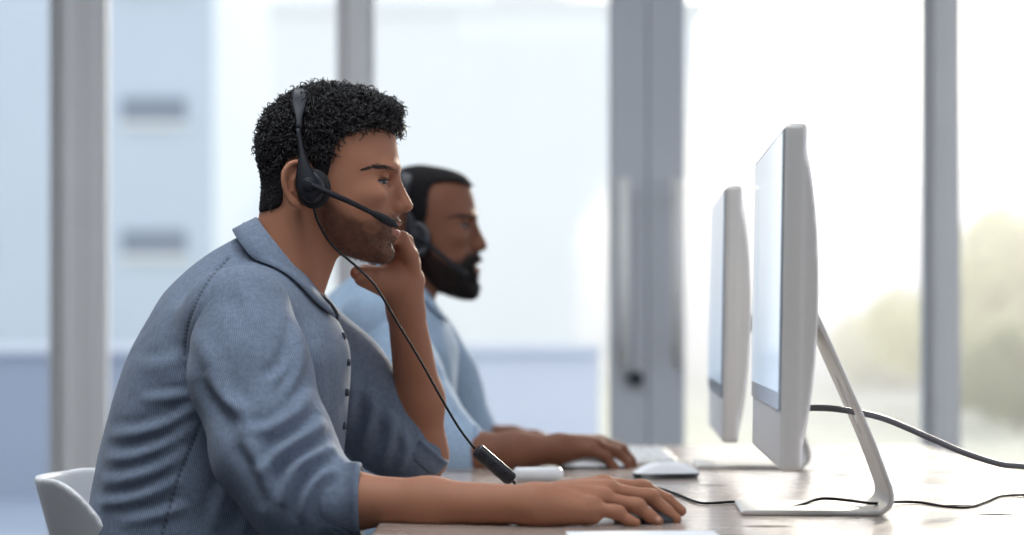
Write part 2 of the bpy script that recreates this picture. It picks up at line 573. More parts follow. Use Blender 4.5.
def leaf_mat(name, c):
    m, nt, b = mat_new(name)
    pset(b, Roughness=0.5)
    tr = nt.nodes.new('ShaderNodeBsdfTranslucent')
    ms = nt.nodes.new('ShaderNodeMixShader'); ms.inputs[0].default_value = 0.55
    tc = nt.nodes.new('ShaderNodeTexCoord')
    n = nt.nodes.new('ShaderNodeTexNoise'); n.inputs['Scale'].default_value = 1.2; n.inputs['Detail'].default_value = 3
    mx = nt.nodes.new('ShaderNodeMix'); mx.data_type = 'RGBA'
    mx.inputs['A'].default_value = (*[x * 0.7 for x in c], 1); mx.inputs['B'].default_value = (*[min(1, x * 1.25) for x in c], 1)
    nt.links.new(tc.outputs['Object'], n.inputs['Vector']); nt.links.new(n.outputs['Fac'], mx.inputs['Factor'])
    nt.links.new(mx.outputs['Result'], b.inputs['Base Color']); nt.links.new(mx.outputs['Result'], tr.inputs['Color'])
    out = nt.nodes['Material Output']
    nt.links.new(b.outputs[0], ms.inputs[1]); nt.links.new(tr.outputs[0], ms.inputs[2]); nt.links.new(ms.outputs[0], out.inputs['Surface'])
    return m


M['leaf_yellow'] = leaf_mat('yellow_green_leaves', (0.86, 0.82, 0.42))
M['leaf_green'] = leaf_mat('green_leaves', (0.42, 0.47, 0.24))


def glass_mat():
    m, nt, b = mat_new('window_glass')
    nt.nodes.remove(b)
    out = nt.nodes['Material Output']
    t = nt.nodes.new('ShaderNodeBsdfTransparent'); t.inputs['Color'].default_value = (0.97, 0.985, 1.0, 1)
    g = nt.nodes.new('ShaderNodeBsdfGlossy'); g.inputs['Roughness'].default_value = 0.02
    fr = nt.nodes.new('ShaderNodeFresnel'); fr.inputs['IOR'].default_value = 1.25
    ms = nt.nodes.new('ShaderNodeMixShader')
    nt.links.new(fr.outputs[0], ms.inputs[0]); nt.links.new(t.outputs[0], ms.inputs[1]); nt.links.new(g.outputs[0], ms.inputs[2])
    nt.links.new(ms.outputs[0], out.inputs['Surface'])
    return m


M['glass'] = glass_mat()


def screen_mat():
    m, nt, b = mat_new('lit_screen')
    tc = nt.nodes.new('ShaderNodeTexCoord')
    sp = nt.nodes.new('ShaderNodeSeparateXYZ')
    nt.links.new(tc.outputs['Generated'], sp.inputs[0])
    rp = nt.nodes.new('ShaderNodeValToRGB')
    e = rp.color_ramp.elements
    e[0].position = 0.0; e[0].color = (0.50, 0.62, 0.76, 1)
    e[1].position = 1.0; e[1].color = (0.82, 0.86, 0.90, 1)
    nt.links.new(sp.outputs['Z'], rp.inputs['Fac'])
    nt.links.new(rp.outputs['Color'], b.inputs['Emission Color'])
    b.inputs['Emission Strength'].default_value = 0.7  # glow put in for the light the screen reflects
    pset(b, Roughness=0.06)
    b.inputs['Base Color'].default_value = (0.02, 0.022, 0.025, 1)
    return m


M['screen'] = screen_mat()


def added_panel_mat():
    m, nt, b = mat_new('ceiling_lamp_diffuser')
    b.inputs['Emission Color'].default_value = (0.92, 0.96, 1, 1)
    b.inputs['Emission Strength'].default_value = 2.0  # glow of the added overhead panels
    return m


M['diffuser'] = added_panel_mat()


def desk_mat():
    m, nt, b = mat_new('lacquered_worn_wood')
    tc = nt.nodes.new('ShaderNodeTexCoord')
    mp = nt.nodes.new('ShaderNodeMapping'); mp.inputs['Scale'].default_value = (2.2, 14, 1)
    nt.links.new(tc.outputs['Object'], mp.inputs['Vector'])
    n = nt.nodes.new('ShaderNodeTexNoise'); n.inputs['Scale'].default_value = 3.0; n.inputs['Detail'].default_value = 8; n.inputs['Distortion'].default_value = 0.6
    nt.links.new(mp.outputs[0], n.inputs['Vector'])
    rp = nt.nodes.new('ShaderNodeValToRGB')
    e = rp.color_ramp.elements
    e[0].position = 0.25; e[0].color = (0.27, 0.19, 0.145, 1)
    e[1].position = 0.75; e[1].color = (0.50, 0.44, 0.40, 1)
    nt.links.new(n.outputs['Fac'], rp.inputs['Fac'])
    # dark cracks along the grain
    mp2 = nt.nodes.new('ShaderNodeMapping'); mp2.inputs['Scale'].default_value = (5.0, 13.0, 1)
    nt.links.new(tc.outputs['Object'], mp2.inputs['Vector'])
    v = nt.nodes.new('ShaderNodeTexVoronoi'); v.inputs['Scale'].default_value = 1.0
    nt.links.new(mp2.outputs[0], v.inputs['Vector'])
    cr = nt.nodes.new('ShaderNodeMapRange'); cr.inputs['From Min'].default_value = 0.19; cr.inputs['From Max'].default_value = 0.13
    nt.links.new(v.outputs['Distance'], cr.inputs['Value'])
    mx = nt.nodes.new('ShaderNodeMix'); mx.data_type = 'RGBA'; mx.inputs['B'].default_value = (0.022, 0.010, 0.006, 1)
    nt.links.new(cr.outputs['Result'], mx.inputs['Factor']); nt.links.new(rp.outputs['Color'], mx.inputs['A'])
    nt.links.new(mx.outputs['Result'], b.inputs['Base Color'])
    # worn lacquer: patches less glossy, none in the cracks
    n2 = nt.nodes.new('ShaderNodeTexNoise'); n2.inputs['Scale'].default_value = 9; n2.inputs['Detail'].default_value = 6
    nt.links.new(tc.outputs['Object'], n2.inputs['Vector'])
    rr = nt.nodes.new('ShaderNodeMapRange'); rr.inputs['To Min'].default_value = 0.14; rr.inputs['To Max'].default_value = 0.40
    nt.links.new(n2.outputs['Fac'], rr.inputs['Value'])
    ad = nt.nodes.new('ShaderNodeMath'); ad.operation = 'ADD'; ad.use_clamp = True
    ms = nt.nodes.new('ShaderNodeMath'); ms.operation = 'MULTIPLY'; ms.inputs[1].default_value = 0.5
    nt.links.new(cr.outputs['Result'], ms.inputs[0]); nt.links.new(rr.outputs['Result'], ad.inputs[0]); nt.links.new(ms.outputs[0], ad.inputs[1])
    nt.links.new(ad.outputs[0], b.inputs['Roughness'])
    sp = nt.nodes.new('ShaderNodeMapRange'); sp.inputs['To Min'].default_value = 0.55; sp.inputs['To Max'].default_value = 0.0
    nt.links.new(cr.outputs['Result'], sp.inputs['Value']); nt.links.new(sp.outputs['Result'], b.inputs['Specular IOR Level'])
    b.inputs['Coat Weight'].default_value = 0.9; b.inputs['Coat Roughness'].default_value = 0.12; b.inputs['Coat IOR'].default_value = 1.6
    cw = nt.nodes.new('ShaderNodeMapRange'); cw.inputs['To Min'].default_value = 0.34; cw.inputs['To Max'].default_value = 0.0
    nt.links.new(cr.outputs['Result'], cw.inputs['Value']); nt.links.new(cw.outputs['Result'], b.inputs['Coat Weight'])
    bp = nt.nodes.new('ShaderNodeBump'); bp.inputs['Strength'].default_value = 0.35; bp.inputs['Distance'].default_value = 0.002
    nt.links.new(n.outputs['Fac'], bp.inputs['Height']); nt.links.new(bp.outputs[0], b.inputs['Normal'])
    return m


M['desk'] = desk_mat()
DESK = 0.738

# ------------------------------------------------------------------ setting
WY = 6.8          # window wall


def struct(o): o['kind'] = 'structure'; return o


struct(MB().box((-4, -2.5, -0.1), (4, WY + 0.1, 0.0)).build('floor', M['floor']))
struct(MB().box((-4, -2.5, 2.7), (4, WY + 0.1, 2.8)).build('ceiling', M['ceiling']))
struct(MB().box((-4.1, -2.5, 0), (-4, WY + 0.1, 2.7)).build('wall_left', M['wall']))
struct(MB().box((-4.1, -2.6, 0), (4, -2.5, 2.7)).build('wall_back', M['wall']))


def fx(px): return (px - 512) * WY / FPX


def post(n, x0, x1, d0=-0.045, d1=0.03, lip=0.0):
    m = MB().box((x0, WY + d0, 0.0), (x1, WY + d1, 2.7), 0.006)
    if lip:
        m.box((x0 + lip * 0.35, WY + d0 - 0.03, 0.0), (x0 + lip, WY + d0 + 0.002, 2.7), 0.004)
    return struct(m.build('trim_%d' % n, M['frame']))


post(1, fx(61), fx(98), lip=0.035)
post(2, fx(347), fx(370))
post(3, fx(927), fx(949), lip=0.02)
struct(MB().box((-4, WY - 0.05, 2.55), (4, WY + 0.05, 2.7), 0.006).build('trim_4', M['frame']))
struct(MB().box((-4, WY - 0.05, 0.0), (4, WY + 0.05, 0.08), 0.006).build('trim_5', M['frame']))


def window(n, x0, x1):
    o = empty('window_%d' % n, (0.5 * (x0 + x1), WY, 0.08)); struct(o)
    z0, z1 = 0.08, 2.55; t = 0.03
    f = MB()
    f.box((x0, WY - 0.025, z0), (x0 + t, WY + 0.025, z1), 0.003).box((x1 - t, WY - 0.025, z0), (x1, WY + 0.025, z1), 0.003)
    f.box((x0 + t, WY - 0.025, z0), (x1 - t, WY + 0.025, z0 + t), 0.003).box((x0 + t, WY - 0.025, z1 - t), (x1 - t, WY + 0.025, z1), 0.003)
    f.build('window_frame', M['frame'], o)
    MB().box((x0 + t, WY - 0.004, z0 + t), (x1 - t, WY + 0.004, z1 - t)).build('window_pane', M['glass'], o)


window(1, fx(-260), fx(61)); window(2, fx(98), fx(347)); window(3, fx(949), fx(1260))


def door(n, x0, x1, stile_right, hx, lock):
    o = empty('door_%d' % n, (0.5 * (x0 + x1), WY, 0.08)); struct(o)
    z0, z1 = 0.08, 2.55
    sw = fx(645) - fx(608)
    f = MB()
    a, b_ = (0.015, sw) if stile_right else (sw, 0.015)
    f.box((x0, WY - 0.04, z0), (x0 + a, WY + 0.03, z1), 0.006).box((x1 - b_, WY - 0.04, z0), (x1, WY + 0.03, z1), 0.006)
    f.box((x0 + a, WY - 0.03, z0), (x1 - b_, WY + 0.03, z0 + 0.06), 0.004).box((x0 + a, WY - 0.03, z1 - 0.06), (x1 - b_, WY + 0.03, z1), 0.004)
    f.build('door_frame', M['door_frame'], o)
    MB().box((x0 + a, WY - 0.004, z0 + 0.06), (x1 - b_, WY + 0.004, z1 - 0.06)).build('door_pane', M['glass'], o)
    ztop = CZ - (180 - HOR) * WY / FPX; zbot = CZ - (368 - HOR) * WY / FPX
    h = MB()
    h.tube([(hx, WY - 0.10, ztop), (hx, WY - 0.10, zbot)], 0.019, 14)
    for z in (ztop - 0.07, zbot + 0.07):
        h.tube([(hx, WY - 0.10, z), (hx, WY - 0.035, z)], 0.010, 10)
    tag(h.build('door_handle', M['frame_light'], o, smooth=True), 'pale vertical pull handle')
    if lock:
        zl = CZ - (378 - HOR) * WY / FPX; xl = fx(635)
        tag(MB().tube([(xl, WY - 0.065, zl), (xl, WY - 0.035, zl)], 0.022, 16).tube([(xl, WY - 0.085, zl), (xl, WY - 0.06, zl)], 0.010, 12).build('door_lock', M['lock'], o), 'dark round lock')


door(1, fx(370), fx(646), True, fx(622), True)
door(2, fx(647), fx(927), False, fx(676), False)

# unseen panel bodies added to go with the overhead fill lamps
for i, (x, y) in enumerate(((-0.7, 2.5), (-0.4, 4.8), (0.3, 1.0))):
    t = tag(empty('ceiling_light', (x, y, 2.65)), ['square ceiling light panel above the nearer desk place', 'square ceiling light panel above the farther desk place', 'square ceiling light panel over the near end of the desk'][i], 'ceiling light', 'ceiling lights')
    fr = MB()
    for (a0, a1, b0, b1) in ((-.64, .64, -.64, -.6), (-.64, .64, .6, .64), (-.64, -.6, -.6, .6), (.6, .64, -.6, .6)):
        fr.box((x + a0, y + b0, 2.64), (x + a1, y + b1, 2.70), 0.004)
    fr.build('lamp_frame', M['lamp_frame'], t)
    MB().box((x - .6, y - .6, 2.66), (x + .6, y + .6, 2.70)).build('diffuser', M['diffuser'], t)

# ------------------------------------------------------------------ outdoors
struct(MB().box((-60, WY + 0.1, -0.35), (60, 14, -0.02)).build('terrace', M['terrace']))
struct(MB().box((-60, 14, -0.6), (60, 160, -0.1)).build('lawn', M['lawn']))


def xat(px, Y): return (px - 512) * Y / FPX
def zat(py, Y): return CZ - (py - HOR) * Y / FPX


for lab, pa, pb, m_ in (('low white parapet wall behind the farther man beyond the glass', 216, 600, M['parapet']), ('low blue grey wall with a white coping behind the left windows', -900, 215, M['blue_wall'])):
    t = tag(empty('parapet_wall', ((xat(pa, 13.7) + xat(pb, 13.7)) / 2, 13.7, -0.03)), lab, 'wall')
    MB().box((xat(pa, 13.7), 13.6, -0.1), (xat(pb, 13.7), 13.8, zat(354, 13.7)), 0.01).build('wall_body', m_, t)
    MB().box((xat(pa, 13.7), 13.55, zat(354, 13.7)), (xat(pb, 13.7), 13.85, zat(354, 13.7) + 0.06), 0.01).build('coping', M['parapet'], t)


def building(label, px0, px1, Y, ztop, wall, rows, bays, win, depth=12):
    x0, x1 = xat(px0, Y), xat(px1, Y)
    t = tag(empty('building', ((x0 + x1) / 2, Y, -0.1)), label, 'building')
    MB().box((x0, Y, -0.3), (x1, Y + depth, ztop), 0.05).build('facade', wall, t)
    MB().box((x0 - 0.3, Y - 0.3, ztop - 0.1), (x1 + 0.3, Y + depth + 0.3, ztop + 0.5), 0.05).build('roof', M['parapet'], t)
    for z in rows:
        for (a, b_) in bays:
            w = MB().box((a, Y - 0.08, z - win), (b_, Y + 0.02, z + win), 0.02).build('window', M['building_glass'], t)
            MB().box((a - 0.1, Y - 0.16, z - win - 0.12), (b_ + 0.1, Y - 0.06, z - win), 0.02).build('sill', M['parapet'], w)
    return t


BY = 52.0
rows = [zat(110, BY) + 3.0 * k for k in (-2, -1, 0, 1)]
building('pale blue building with a column of dark windows behind the left windows', -150, 214, BY, 16, M['building'],
         rows, [(xat(122, BY), xat(186, BY)), (xat(-60, BY), xat(-10, BY))], 0.28)
building('white building standing right of the pale blue one beyond the glass', 222, 700, 95.0, 14, M['building_white'], [], [], 0.5)


def tree(label, px, Y, h, rx, mat_leaf, n, zc=None, leaf=0.16, trunk=True, seed=1):
    r = np.random.default_rng(seed)
    x = xat(px, Y)
    t = tag(empty('tree' if trunk else 'shrub', (x, Y, -0.1)), label, 'tree' if trunk else 'shrub', 'trees and shrubs outside')
    zc = zc if zc is not None else h * 0.66
    blobs = [(r.normal(0, 0.45, 3) * np.array((rx, rx, h * 0.3)) + np.array((x, Y, zc)), rx * r.uniform(0.35, 0.6)) for _ in range(12)]
    cs = np.array([b[0] for b in blobs]); rs = np.array([b[1] for b in blobs])
    k = r.integers(0, len(blobs), n)
    d = r.normal(size=(n, 3)); d /= np.linalg.norm(d, axis=1)[:, None]
    c = cs[k] + d * (rs[k] * r.uniform(0.5, 1.0, n) ** 0.5)[:, None]
    c[:, 2] = np.maximum(c[:, 2], 0.05)
    a = r.normal(size=(n, 3)); a /= np.linalg.norm(a, axis=1)[:, None]
    b_ = np.cross(a, d); b_ /= np.linalg.norm(b_, axis=1)[:, None] + 1e-9
    s = leaf * r.uniform(0.6, 1.3, n)[:, None]
    V = np.stack([c - a * s, c + b_ * s * 0.5, c + a * s, c - b_ * s * 0.5], 1).reshape(-1, 3)
    obj('foliage', V, np.arange(4 * n).reshape(-1, 4), mat_leaf, t, smooth=False)
    m = MB()
    m.tube(smooth_path([(x, Y, -0.12), (x + 0.05, Y, zc * 0.5), (x, Y, zc)]), [0.035 * h, 0.02 * h], 8)
    for q in range(5):
        m.tube(smooth_path([(x, Y, zc * (0.5 + 0.08 * q)), tuple(0.5 * (cs[q] + np.array((x, Y, zc * 0.7)))), tuple(cs[q])]), [0.012 * h, 0.005 * h], 6)
    m.build('trunk', M['bark'], t, smooth=True)
    return t


tree('sunlit yellow green tree seen right of the slim window post', 1010, 30, 2.6, 1.0, M['leaf_yellow'], 4200, zc=1.3, seed=3)
tree('dark green bush at the right edge of the picture beyond the window', 1020, 24, 1.4, 0.55, M['leaf_green'], 2600, zc=0.45, leaf=0.1, trunk=False, seed=4)
tree('pale yellow shrub just left of the slim right window post', 890, 40, 2.4, 1.0, M['leaf_yellow'], 3200, zc=0.6, seed=5, trunk=False)
tree('broad tree at the far right behind the dark bush', 1085, 48, 5.5, 1.9, M['leaf_yellow'], 5000, zc=2.6, seed=6)

# scattering box added to lay a bright glow over the garden
def haze_mat():
    m = bpy.data.materials.new('sunlit_haze'); m.use_nodes = True
    nt = m.node_tree; nt.nodes.clear()
    out = nt.nodes.new('ShaderNodeOutputMaterial'); v = nt.nodes.new('ShaderNodeVolumeScatter')
    v.inputs['Color'].default_value = (1.0, 0.95, 0.80, 1); v.inputs['Density'].default_value = 0.055; v.inputs['Anisotropy'].default_value = 0.55
    nt.links.new(v.outputs[0], out.inputs['Volume'])
    return m


hz = MB().box((1.6, 14.2, -0.09), (45, 60, 3.6)).build('haze', haze_mat())
tag(hz, 'pale sunlit haze hanging over the garden beyond the windows', 'haze', kind='stuff')

# ------------------------------------------------------------------ desk
DX0, DX1, DY0, DY1 = -0.165, 0.845, 2.05, 4.72
desk = tag(empty('desk', (0.34, 3.4, 0.0)), 'long shared brown wooden desk with worn glossy top carrying both monitors', 'desk')
MB().box((DX0, DY0, DESK - 0.032), (DX1, DY1, DESK), 0.004, 3).build('tabletop', M['desk'], desk, smooth=False)
MB().box((DX0 + 0.08, DY0 + 0.08, DESK - 0.10), (DX1 - 0.08, DY1 - 0.08, DESK - 0.033), 0.004).build('apron', M['frame'], desk)
for x in (DX0 + 0.09, DX1 - 0.09):
    for y in (DY0 + 0.09, DY1 - 0.09):
        MB().box((x - 0.03, y - 0.03, 0.0), (x + 0.03, y + 0.03, DESK - 0.034), 0.004).build('leg', M['frame'], desk)


# ------------------------------------------------------------------ monitors
PW, PH = 0.62, 0.415


def make_monitor(cx, cy, z0, label, yaw=-2.9):
    """panel faces -X; cx is the front plane at the bottom, cy the middle of the width"""
    t = tag(empty('monitor', (cx + 0.1, cy, DESK)), label, 'monitor', 'silver all in one monitors')
    a = math.radians(yaw); ca, sa = math.cos(a), math.sin(a)
    tilt = 0.016
    def tw(V):
        V = np.asarray(V, float).copy()
        x = V[:, 0] + tilt * (V[:, 2]) ; y = V[:, 1]; z = V[:, 2]
        return np.stack([cx + ca * x - sa * y, cy + sa * x + ca * y, z0 + z], 1)
    def tstand(V):
        V = np.asarray(V, float)
        x, y, z = V[:, 0], V[:, 1], V[:, 2]
        return np.stack([cx + ca * x - sa * y, cy + sa * x + ca * y, z], 1)
    # aluminium body: slab with a gently bulged back
    def f(P):
        slab = rbox(P, (0.0135, 0, PH / 2), (0.0135, PW / 2, PH / 2), 0.006)
        cyl = rbox(P * np.array((0, 1, 1), np.float32), (0, 0, PH / 2), (1, PW / 2 - 0.001, PH / 2 - 0.001), 0.018)
        back = ell(P, (0.012, 0, PH / 2), (0.042, PW * 0.72, PH * 0.62))
        return np.minimum(slab, smax(np.maximum(back, cyl), 0.02 - P[:, 0], 0.002))
    V, F = sdf_mesh(f, (-0.006, -PW / 2 - 0.006, -0.006), (0.062, PW / 2 + 0.006, PH + 0.006), 0.0025)
    V = relax(V, F, 1, 0.4)
    obj('housing', tw(V), F, M['alu'], t)
    chin = 0.072
    m = MB().box((-0.0022, -PW / 2 + 0.006, chin), (0.004, PW / 2 - 0.006, PH - 0.006), 0.001)
    g = obj('glass_front', tw(np.concatenate(m.V)), m.F, M['bezel'], t, smooth=False)
    m = MB().box((-0.0029, -PW / 2 + 0.009, chin + 0.022), (0.0, PW / 2 - 0.009, PH - 0.010), 0.0004)
    tag(obj('screen', tw(np.concatenate(m.V)), m.F, M['screen'], g, smooth=False), 'lit pale blue screen')
    # bent sheet stand with an oval cable hole
    prof = np.array([(0.046, 1.022), (0.066, 0.985), (0.126, 0.850), (0.150, 0.788), (0.1565, 0.768), (0.1565, 0.755), (0.149, 0.7455), (0.134, DESK + 0.0035), (0.06, DESK + 0.0035), (-0.032, DESK + 0.0035)])
    prof = smooth_path(prof, 5)
    hole = np.array((0.1145, 0, 0.876))
    def fs(P):
        d = None
        Q = P.copy(); Q[:, 1] = 0
        for i in range(len(prof) - 1):
            e = cone(Q, (prof[i][0], 0, prof[i][1]), (prof[i + 1][0], 0, prof[i + 1][1]), 0.0034, 0.0034)
            d = e if d is None else np.minimum(d, e)
        d = np.maximum(d, np.abs(P[:, 1]) - 0.088)
        q = P - hole.astype(np.float32)
        # axis of the leg there
        al = (q[:, 0] * 0.37 + q[:, 2] * -0.93)
        h = np.sqrt((q[:, 1] / 0.034) ** 2 + (al / 0.046) ** 2)
        return np.maximum(d, np.where(q[:, 2] > -0.09, (1 - h) * 0.02, -1))
    V, F = sdf_mesh(fs, (-0.06, -0.095, DESK - 0.004), (0.165, 0.095, 1.035), 0.0018)
    V = relax(V, F, 2, 0.5)
    V[:, 2] = np.maximum(V[:, 2], DESK + 0.0002)
    obj('stand', tstand(V), F, M['alu'], t)
    return t


mon_y = 3.04
mon_x = (780 - 512) * 2.73 / FPX + 0.0155
make_monitor(mon_x, mon_y, CZ - (472 - HOR) * 2.73 / FPX, 'large silver monitor nearest the camera on the bent metal stand')
mon_y2 = 4.01
mon_x2 = (722 - 512) * 3.70 / FPX + 0.0155
make_monitor(mon_x2, mon_y2, CZ - (443 - HOR) * 3.70 / FPX, 'blurred silver monitor farther back behind the large near one')


# ------------------------------------------------------------------ cables on the desk
def cable(name, pts, r, m, label=None, cat=None, parent=None, n=8):
    V, F = tube(smooth_path(pts, 8), r, n)
    o = obj(name, V, F, m, parent)
    if label: tag(o, label, cat)
    return o


cable('power_cable', [(mon_x + 0.030, 3.04, 0.872), W(822, 408, 3.02), W(850, 411, 3.02), W(885, 419, 3.04), W(930, 438, 3.08), W(965, 453, 3.12), W(1000, 464, 3.14), W(1035, 470, 3.16), W(1075, 500, 3.2), (0.865, 3.22, 0.70), (0.875, 3.24, 0.35), (0.9, 3.3, 0.008), (1.4, 3.6, 0.006)],
      0.0042, M['cable_grey'], 'thick dark grey power cable running from the near monitor through its stand', 'cable')


# ------------------------------------------------------------------ mice, papers, keyboard
def make_mouse(loc, yaw, label, group='computer mice', sc=1.0, ub=0.0045, shell=None):
    t = tag(empty('computer_mouse', loc), label, 'mouse', group)
    a = math.radians(yaw); R = np.array(((math.cos(a), -math.sin(a), 0), (math.sin(a), math.cos(a), 0), (0, 0, 1)))
    L, Wd = 0.056 * sc, 0.029 * sc
    def grid(zf, zb):
        nu, nv = 28, 16; V = []; F = []
        for i in range(nu + 1):
            for j in range(nv):
                r = math.sin(i / nu * PI / 2); th = 2 * PI * j / nv
                c, s = math.cos(th), math.sin(th)
                x = L * r * math.copysign(abs(c) ** 0.8, c); y = Wd * r * math.copysign(abs(s) ** 0.8, s)
                V.append((x, y, zf(r, x, y)))
        n = nv
        for i in range(nu):
            for j in range(nv):
                F.append((i * n + j, i * n + (j + 1) % n, (i + 1) * n + (j + 1) % n, (i + 1) * n + j))
        b = nu * n; k = len(V)
        for j in range(nv): V.append((V[b + j][0] * 0.92, V[b + j][1] * 0.92, zb))
        for j in range(nv): F.append((b + j, b + (j + 1) % n, k + (j + 1) % n, k + j))
        F.append(tuple(k + j for j in range(nv - 1, -1, -1)))
        return np.array(V) @ R.T + np.array(loc), F
    V, F = grid(lambda r, x, y: ub + 0.0185 * sc * (1 - r ** 2.4), ub - 0.001)
    obj('shell', V, F, shell or M['white_plastic'], t)
    V, F = grid(lambda r, x, y: ub, 0.0005)
    tag(obj('underside', V, F, M['black_plastic'], t), 'dark underside')
    return t


def onto(px, py, z=None):
    """desk point seen at px, py"""
    d = (CZ - DESK) * FPX / (py - HOR)
    return np.array(((px - 512) * d / FPX, d, DESK if z is None else z))


make_mouse(tuple(onto(666, 478)), 8, 'white computer mouse lying alone on the desk near the farther monitor', ub=0.0085)
make_mouse((0.138, 3.955, DESK), 3, 'white computer mouse under the hand of the farther man', sc=1.15)
make_mouse((W(645, 0, 2.84)[0], 2.848, DESK), 2, 'black computer mouse under the hand of the nearer man', sc=0.72, shell=M['black_plastic'])

# small white case near the far man's forearm
c0 = onto(538, 482)
V, F = tube([c0 + (-0.040, 0, 0.012), c0 + (-0.034, 0, 0.0122), c0 + (0.034, 0, 0.0122), c0 + (0.040, 0, 0.012)], [0.004, 0.0105, 0.0118, 0.0105, 0.004], 16)
tag(obj('small_case', V, F, M['white_plastic'], origin=c0), 'small rounded white case beneath the forearm of the farther man', 'case')

# keyboard of the far place
kb = tag(empty('keyboard', (0.235, 4.24, DESK)), 'slim silver keyboard on the desk beyond the hand of the farther man', 'keyboard')
ky = MB().box((0.175, 4.03, DESK), (0.295, 4.46, DESK + 0.008), 0.003)
ky.build('base', M['alu'], kb)
for r_ in range(5):
    for c_ in range(14):
        x = 0.183 + r_ * 0.0215; y = 4.04 + c_ * 0.0297
        MB().box((x, y, DESK + 0.0075), (x + 0.0185, y + 0.0265, DESK + 0.0115), 0.0015, 1).build('key', M['white_plastic'], kb)

# sheets of paper near the camera
p0 = onto(568, 529)


def sheet(label, cx, cy, w, d, yaw, z):
    a = math.radians(yaw); n = 10
    V = []; F = []
    for k, dz in ((0, 0.0), (1, 0.0006)):
        for i in range(n + 1):
            for j in range(n + 1):
                x = (i / n - .5) * w; y = (j / n - .5) * d
                V.append((cx + math.cos(a) * x - math.sin(a) * y, cy + math.sin(a) * x + math.cos(a) * y, z + dz + 0.0006 * math.sin(3 * i / n) * (j / n) * (1 if dz or True else 0)))
    m = (n + 1) ** 2
    for i in range(n):
        for j in range(n):
            q = (i * (n + 1) + j, (i + 1) * (n + 1) + j, (i + 1) * (n + 1) + j + 1, i * (n + 1) + j + 1)
            F.append(q[::-1]); F.append(tuple(m + k for k in q))
    rim = [i * (n + 1) for i in range(n + 1)] + [n * (n + 1) + j for j in range(1, n + 1)] + [i * (n + 1) + n for i in range(n - 1, -1, -1)] + [j for j in range(n - 1, 0, -1)]
    for k in range(len(rim)):
        a_, b_ = rim[k], rim[(k + 1) % len(rim)]
        F.append((a_, b_, m + b_, m + a_))
    return tag(obj('paper_sheet', V, F, M['paper'], origin=(cx, cy, z), smooth=False), label, 'paper', 'papers on the desk')


sheet('white paper sheet on the desk below the hand of the nearer man', 0.155, 2.59, 0.175, 0.25, 2, DESK + 0.0003)


# ------------------------------------------------------------------ chairs
def make_chair(cx, cy, label):
    """tub chair facing +X; cx, cy is the seat centre"""
    t = tag(empty('tub_chair', (cx, cy, 0)), label, 'chair', 'white shell chairs')
    def f(P):
        q = P - np.array((cx, cy, 0), np.float32)
        r = np.sqrt((q[:, 0] / 1.04) ** 2 + (q[:, 1] / 0.9) ** 2)
        flare = 0.175 + 0.085 * np.clip((q[:, 2] - 0.45) / 0.33, 0, 1.1)
        side = r - flare
        bot = 0.415 - q[:, 2]
        d = smax(side, bot, 0.09)
        sh = np.abs(d) - 0.0065
        b = np.maximum(q[:, 0] + 0.25, 0)
        top = np.maximum(0.775 - 8.0 * (b - 0.018) ** 2, 0.53)
        top = np.maximum(top, 0.50 + 0.02 * np.cos(q[:, 1] * 8) - 0.4 * np.maximum(q[:, 0] - 0.1, 0))
        return smax(sh, (q[:, 2] - top) * 0.6, 0.004)
    V, F = sdf_mesh(f, (cx - 0.30, cy - 0.30, 0.38), (cx + 0.30, cy + 0.30, 0.82), 0.004)
    V = relax(V, F, 2, 0.5)
    obj('shell', V, F, M['chair_white'], t)
    for sx in (-1, 1):
        for sy in (-1, 1):
            MB().tube([(cx + sx * 0.12, cy + sy * 0.12, 0.43), (cx + sx * 0.21, cy + sy * 0.20, 0.0)], [0.013, 0.010], 12).build('leg', M['chrome'], t, smooth=True)
    MB().tube([(cx - 0.13, cy - 0.125, 0.40), (cx + 0.13, cy + 0.125, 0.40)], 0.009, 8).tube([(cx - 0.13, cy + 0.125, 0.40), (cx + 0.13, cy - 0.125, 0.40)], 0.009, 8).build('leg_brace', M['chrome'], t, smooth=True)
    return t


make_chair(-0.395, 3.24, 'white tub chair at the left edge behind the back of the nearer man')
make_chair(-0.36, 4.26, 'white tub chair under the farther man in the pale blue shirt')

# ------------------------------------------------------------------ people
S1 = FPX / 3.2            # pixels per metre in the near man's middle plane


class Man:
    """maps the face space (pixels of the near man's profile) into the world and back"""
    def __init__(s, Y, mapped):
        s.Y = Y; s.S = FPX / Y; s.mapped = mapped
        s.v2 = np.array([150, 168, 183, 215, 222, 245, 252, 260, 265.5, 271, 280, 297, 330.0])
        s.v1 = np.array([70, 93, 116, 166, 178, 206, 214, 222, 228, 234, 244, 263, 306.0])
        s.k = 0.78 if mapped else 1.0
    def to1(s, P):
        u = P[:, 0] * s.S + 512; v = HOR - (P[:, 2] - CZ) * s.S; w = (P[:, 1] - s.Y) * s.S
        if s.mapped:
            sh = 6 * np.clip((v - 245) / 47, 0, 1)
            v1 = np.interp(v, s.v2, s.v1)
            u1 = 413 + (u - sh - 487) / s.k
            return u1, v1, w / s.k
        return u, v, w
    def scale(s): return s.S / s.k
    def back(s, u1, v1, w1):
        u1 = np.asarray(u1, float); v1 = np.asarray(v1, float); w1 = np.asarray(w1, float)
        if s.mapped:
            v = np.interp(v1, s.v1, s.v2); sh = 6 * np.clip((v - 245) / 47, 0, 1)
            u = 487 + (u1 - 413) * s.k + sh; w = w1 * s.k
        else: u, v, w = u1, v1, w1
        return np.stack([(u - 512) / s.S, s.Y + w / s.S, CZ - (v - HOR) / s.S], -1)


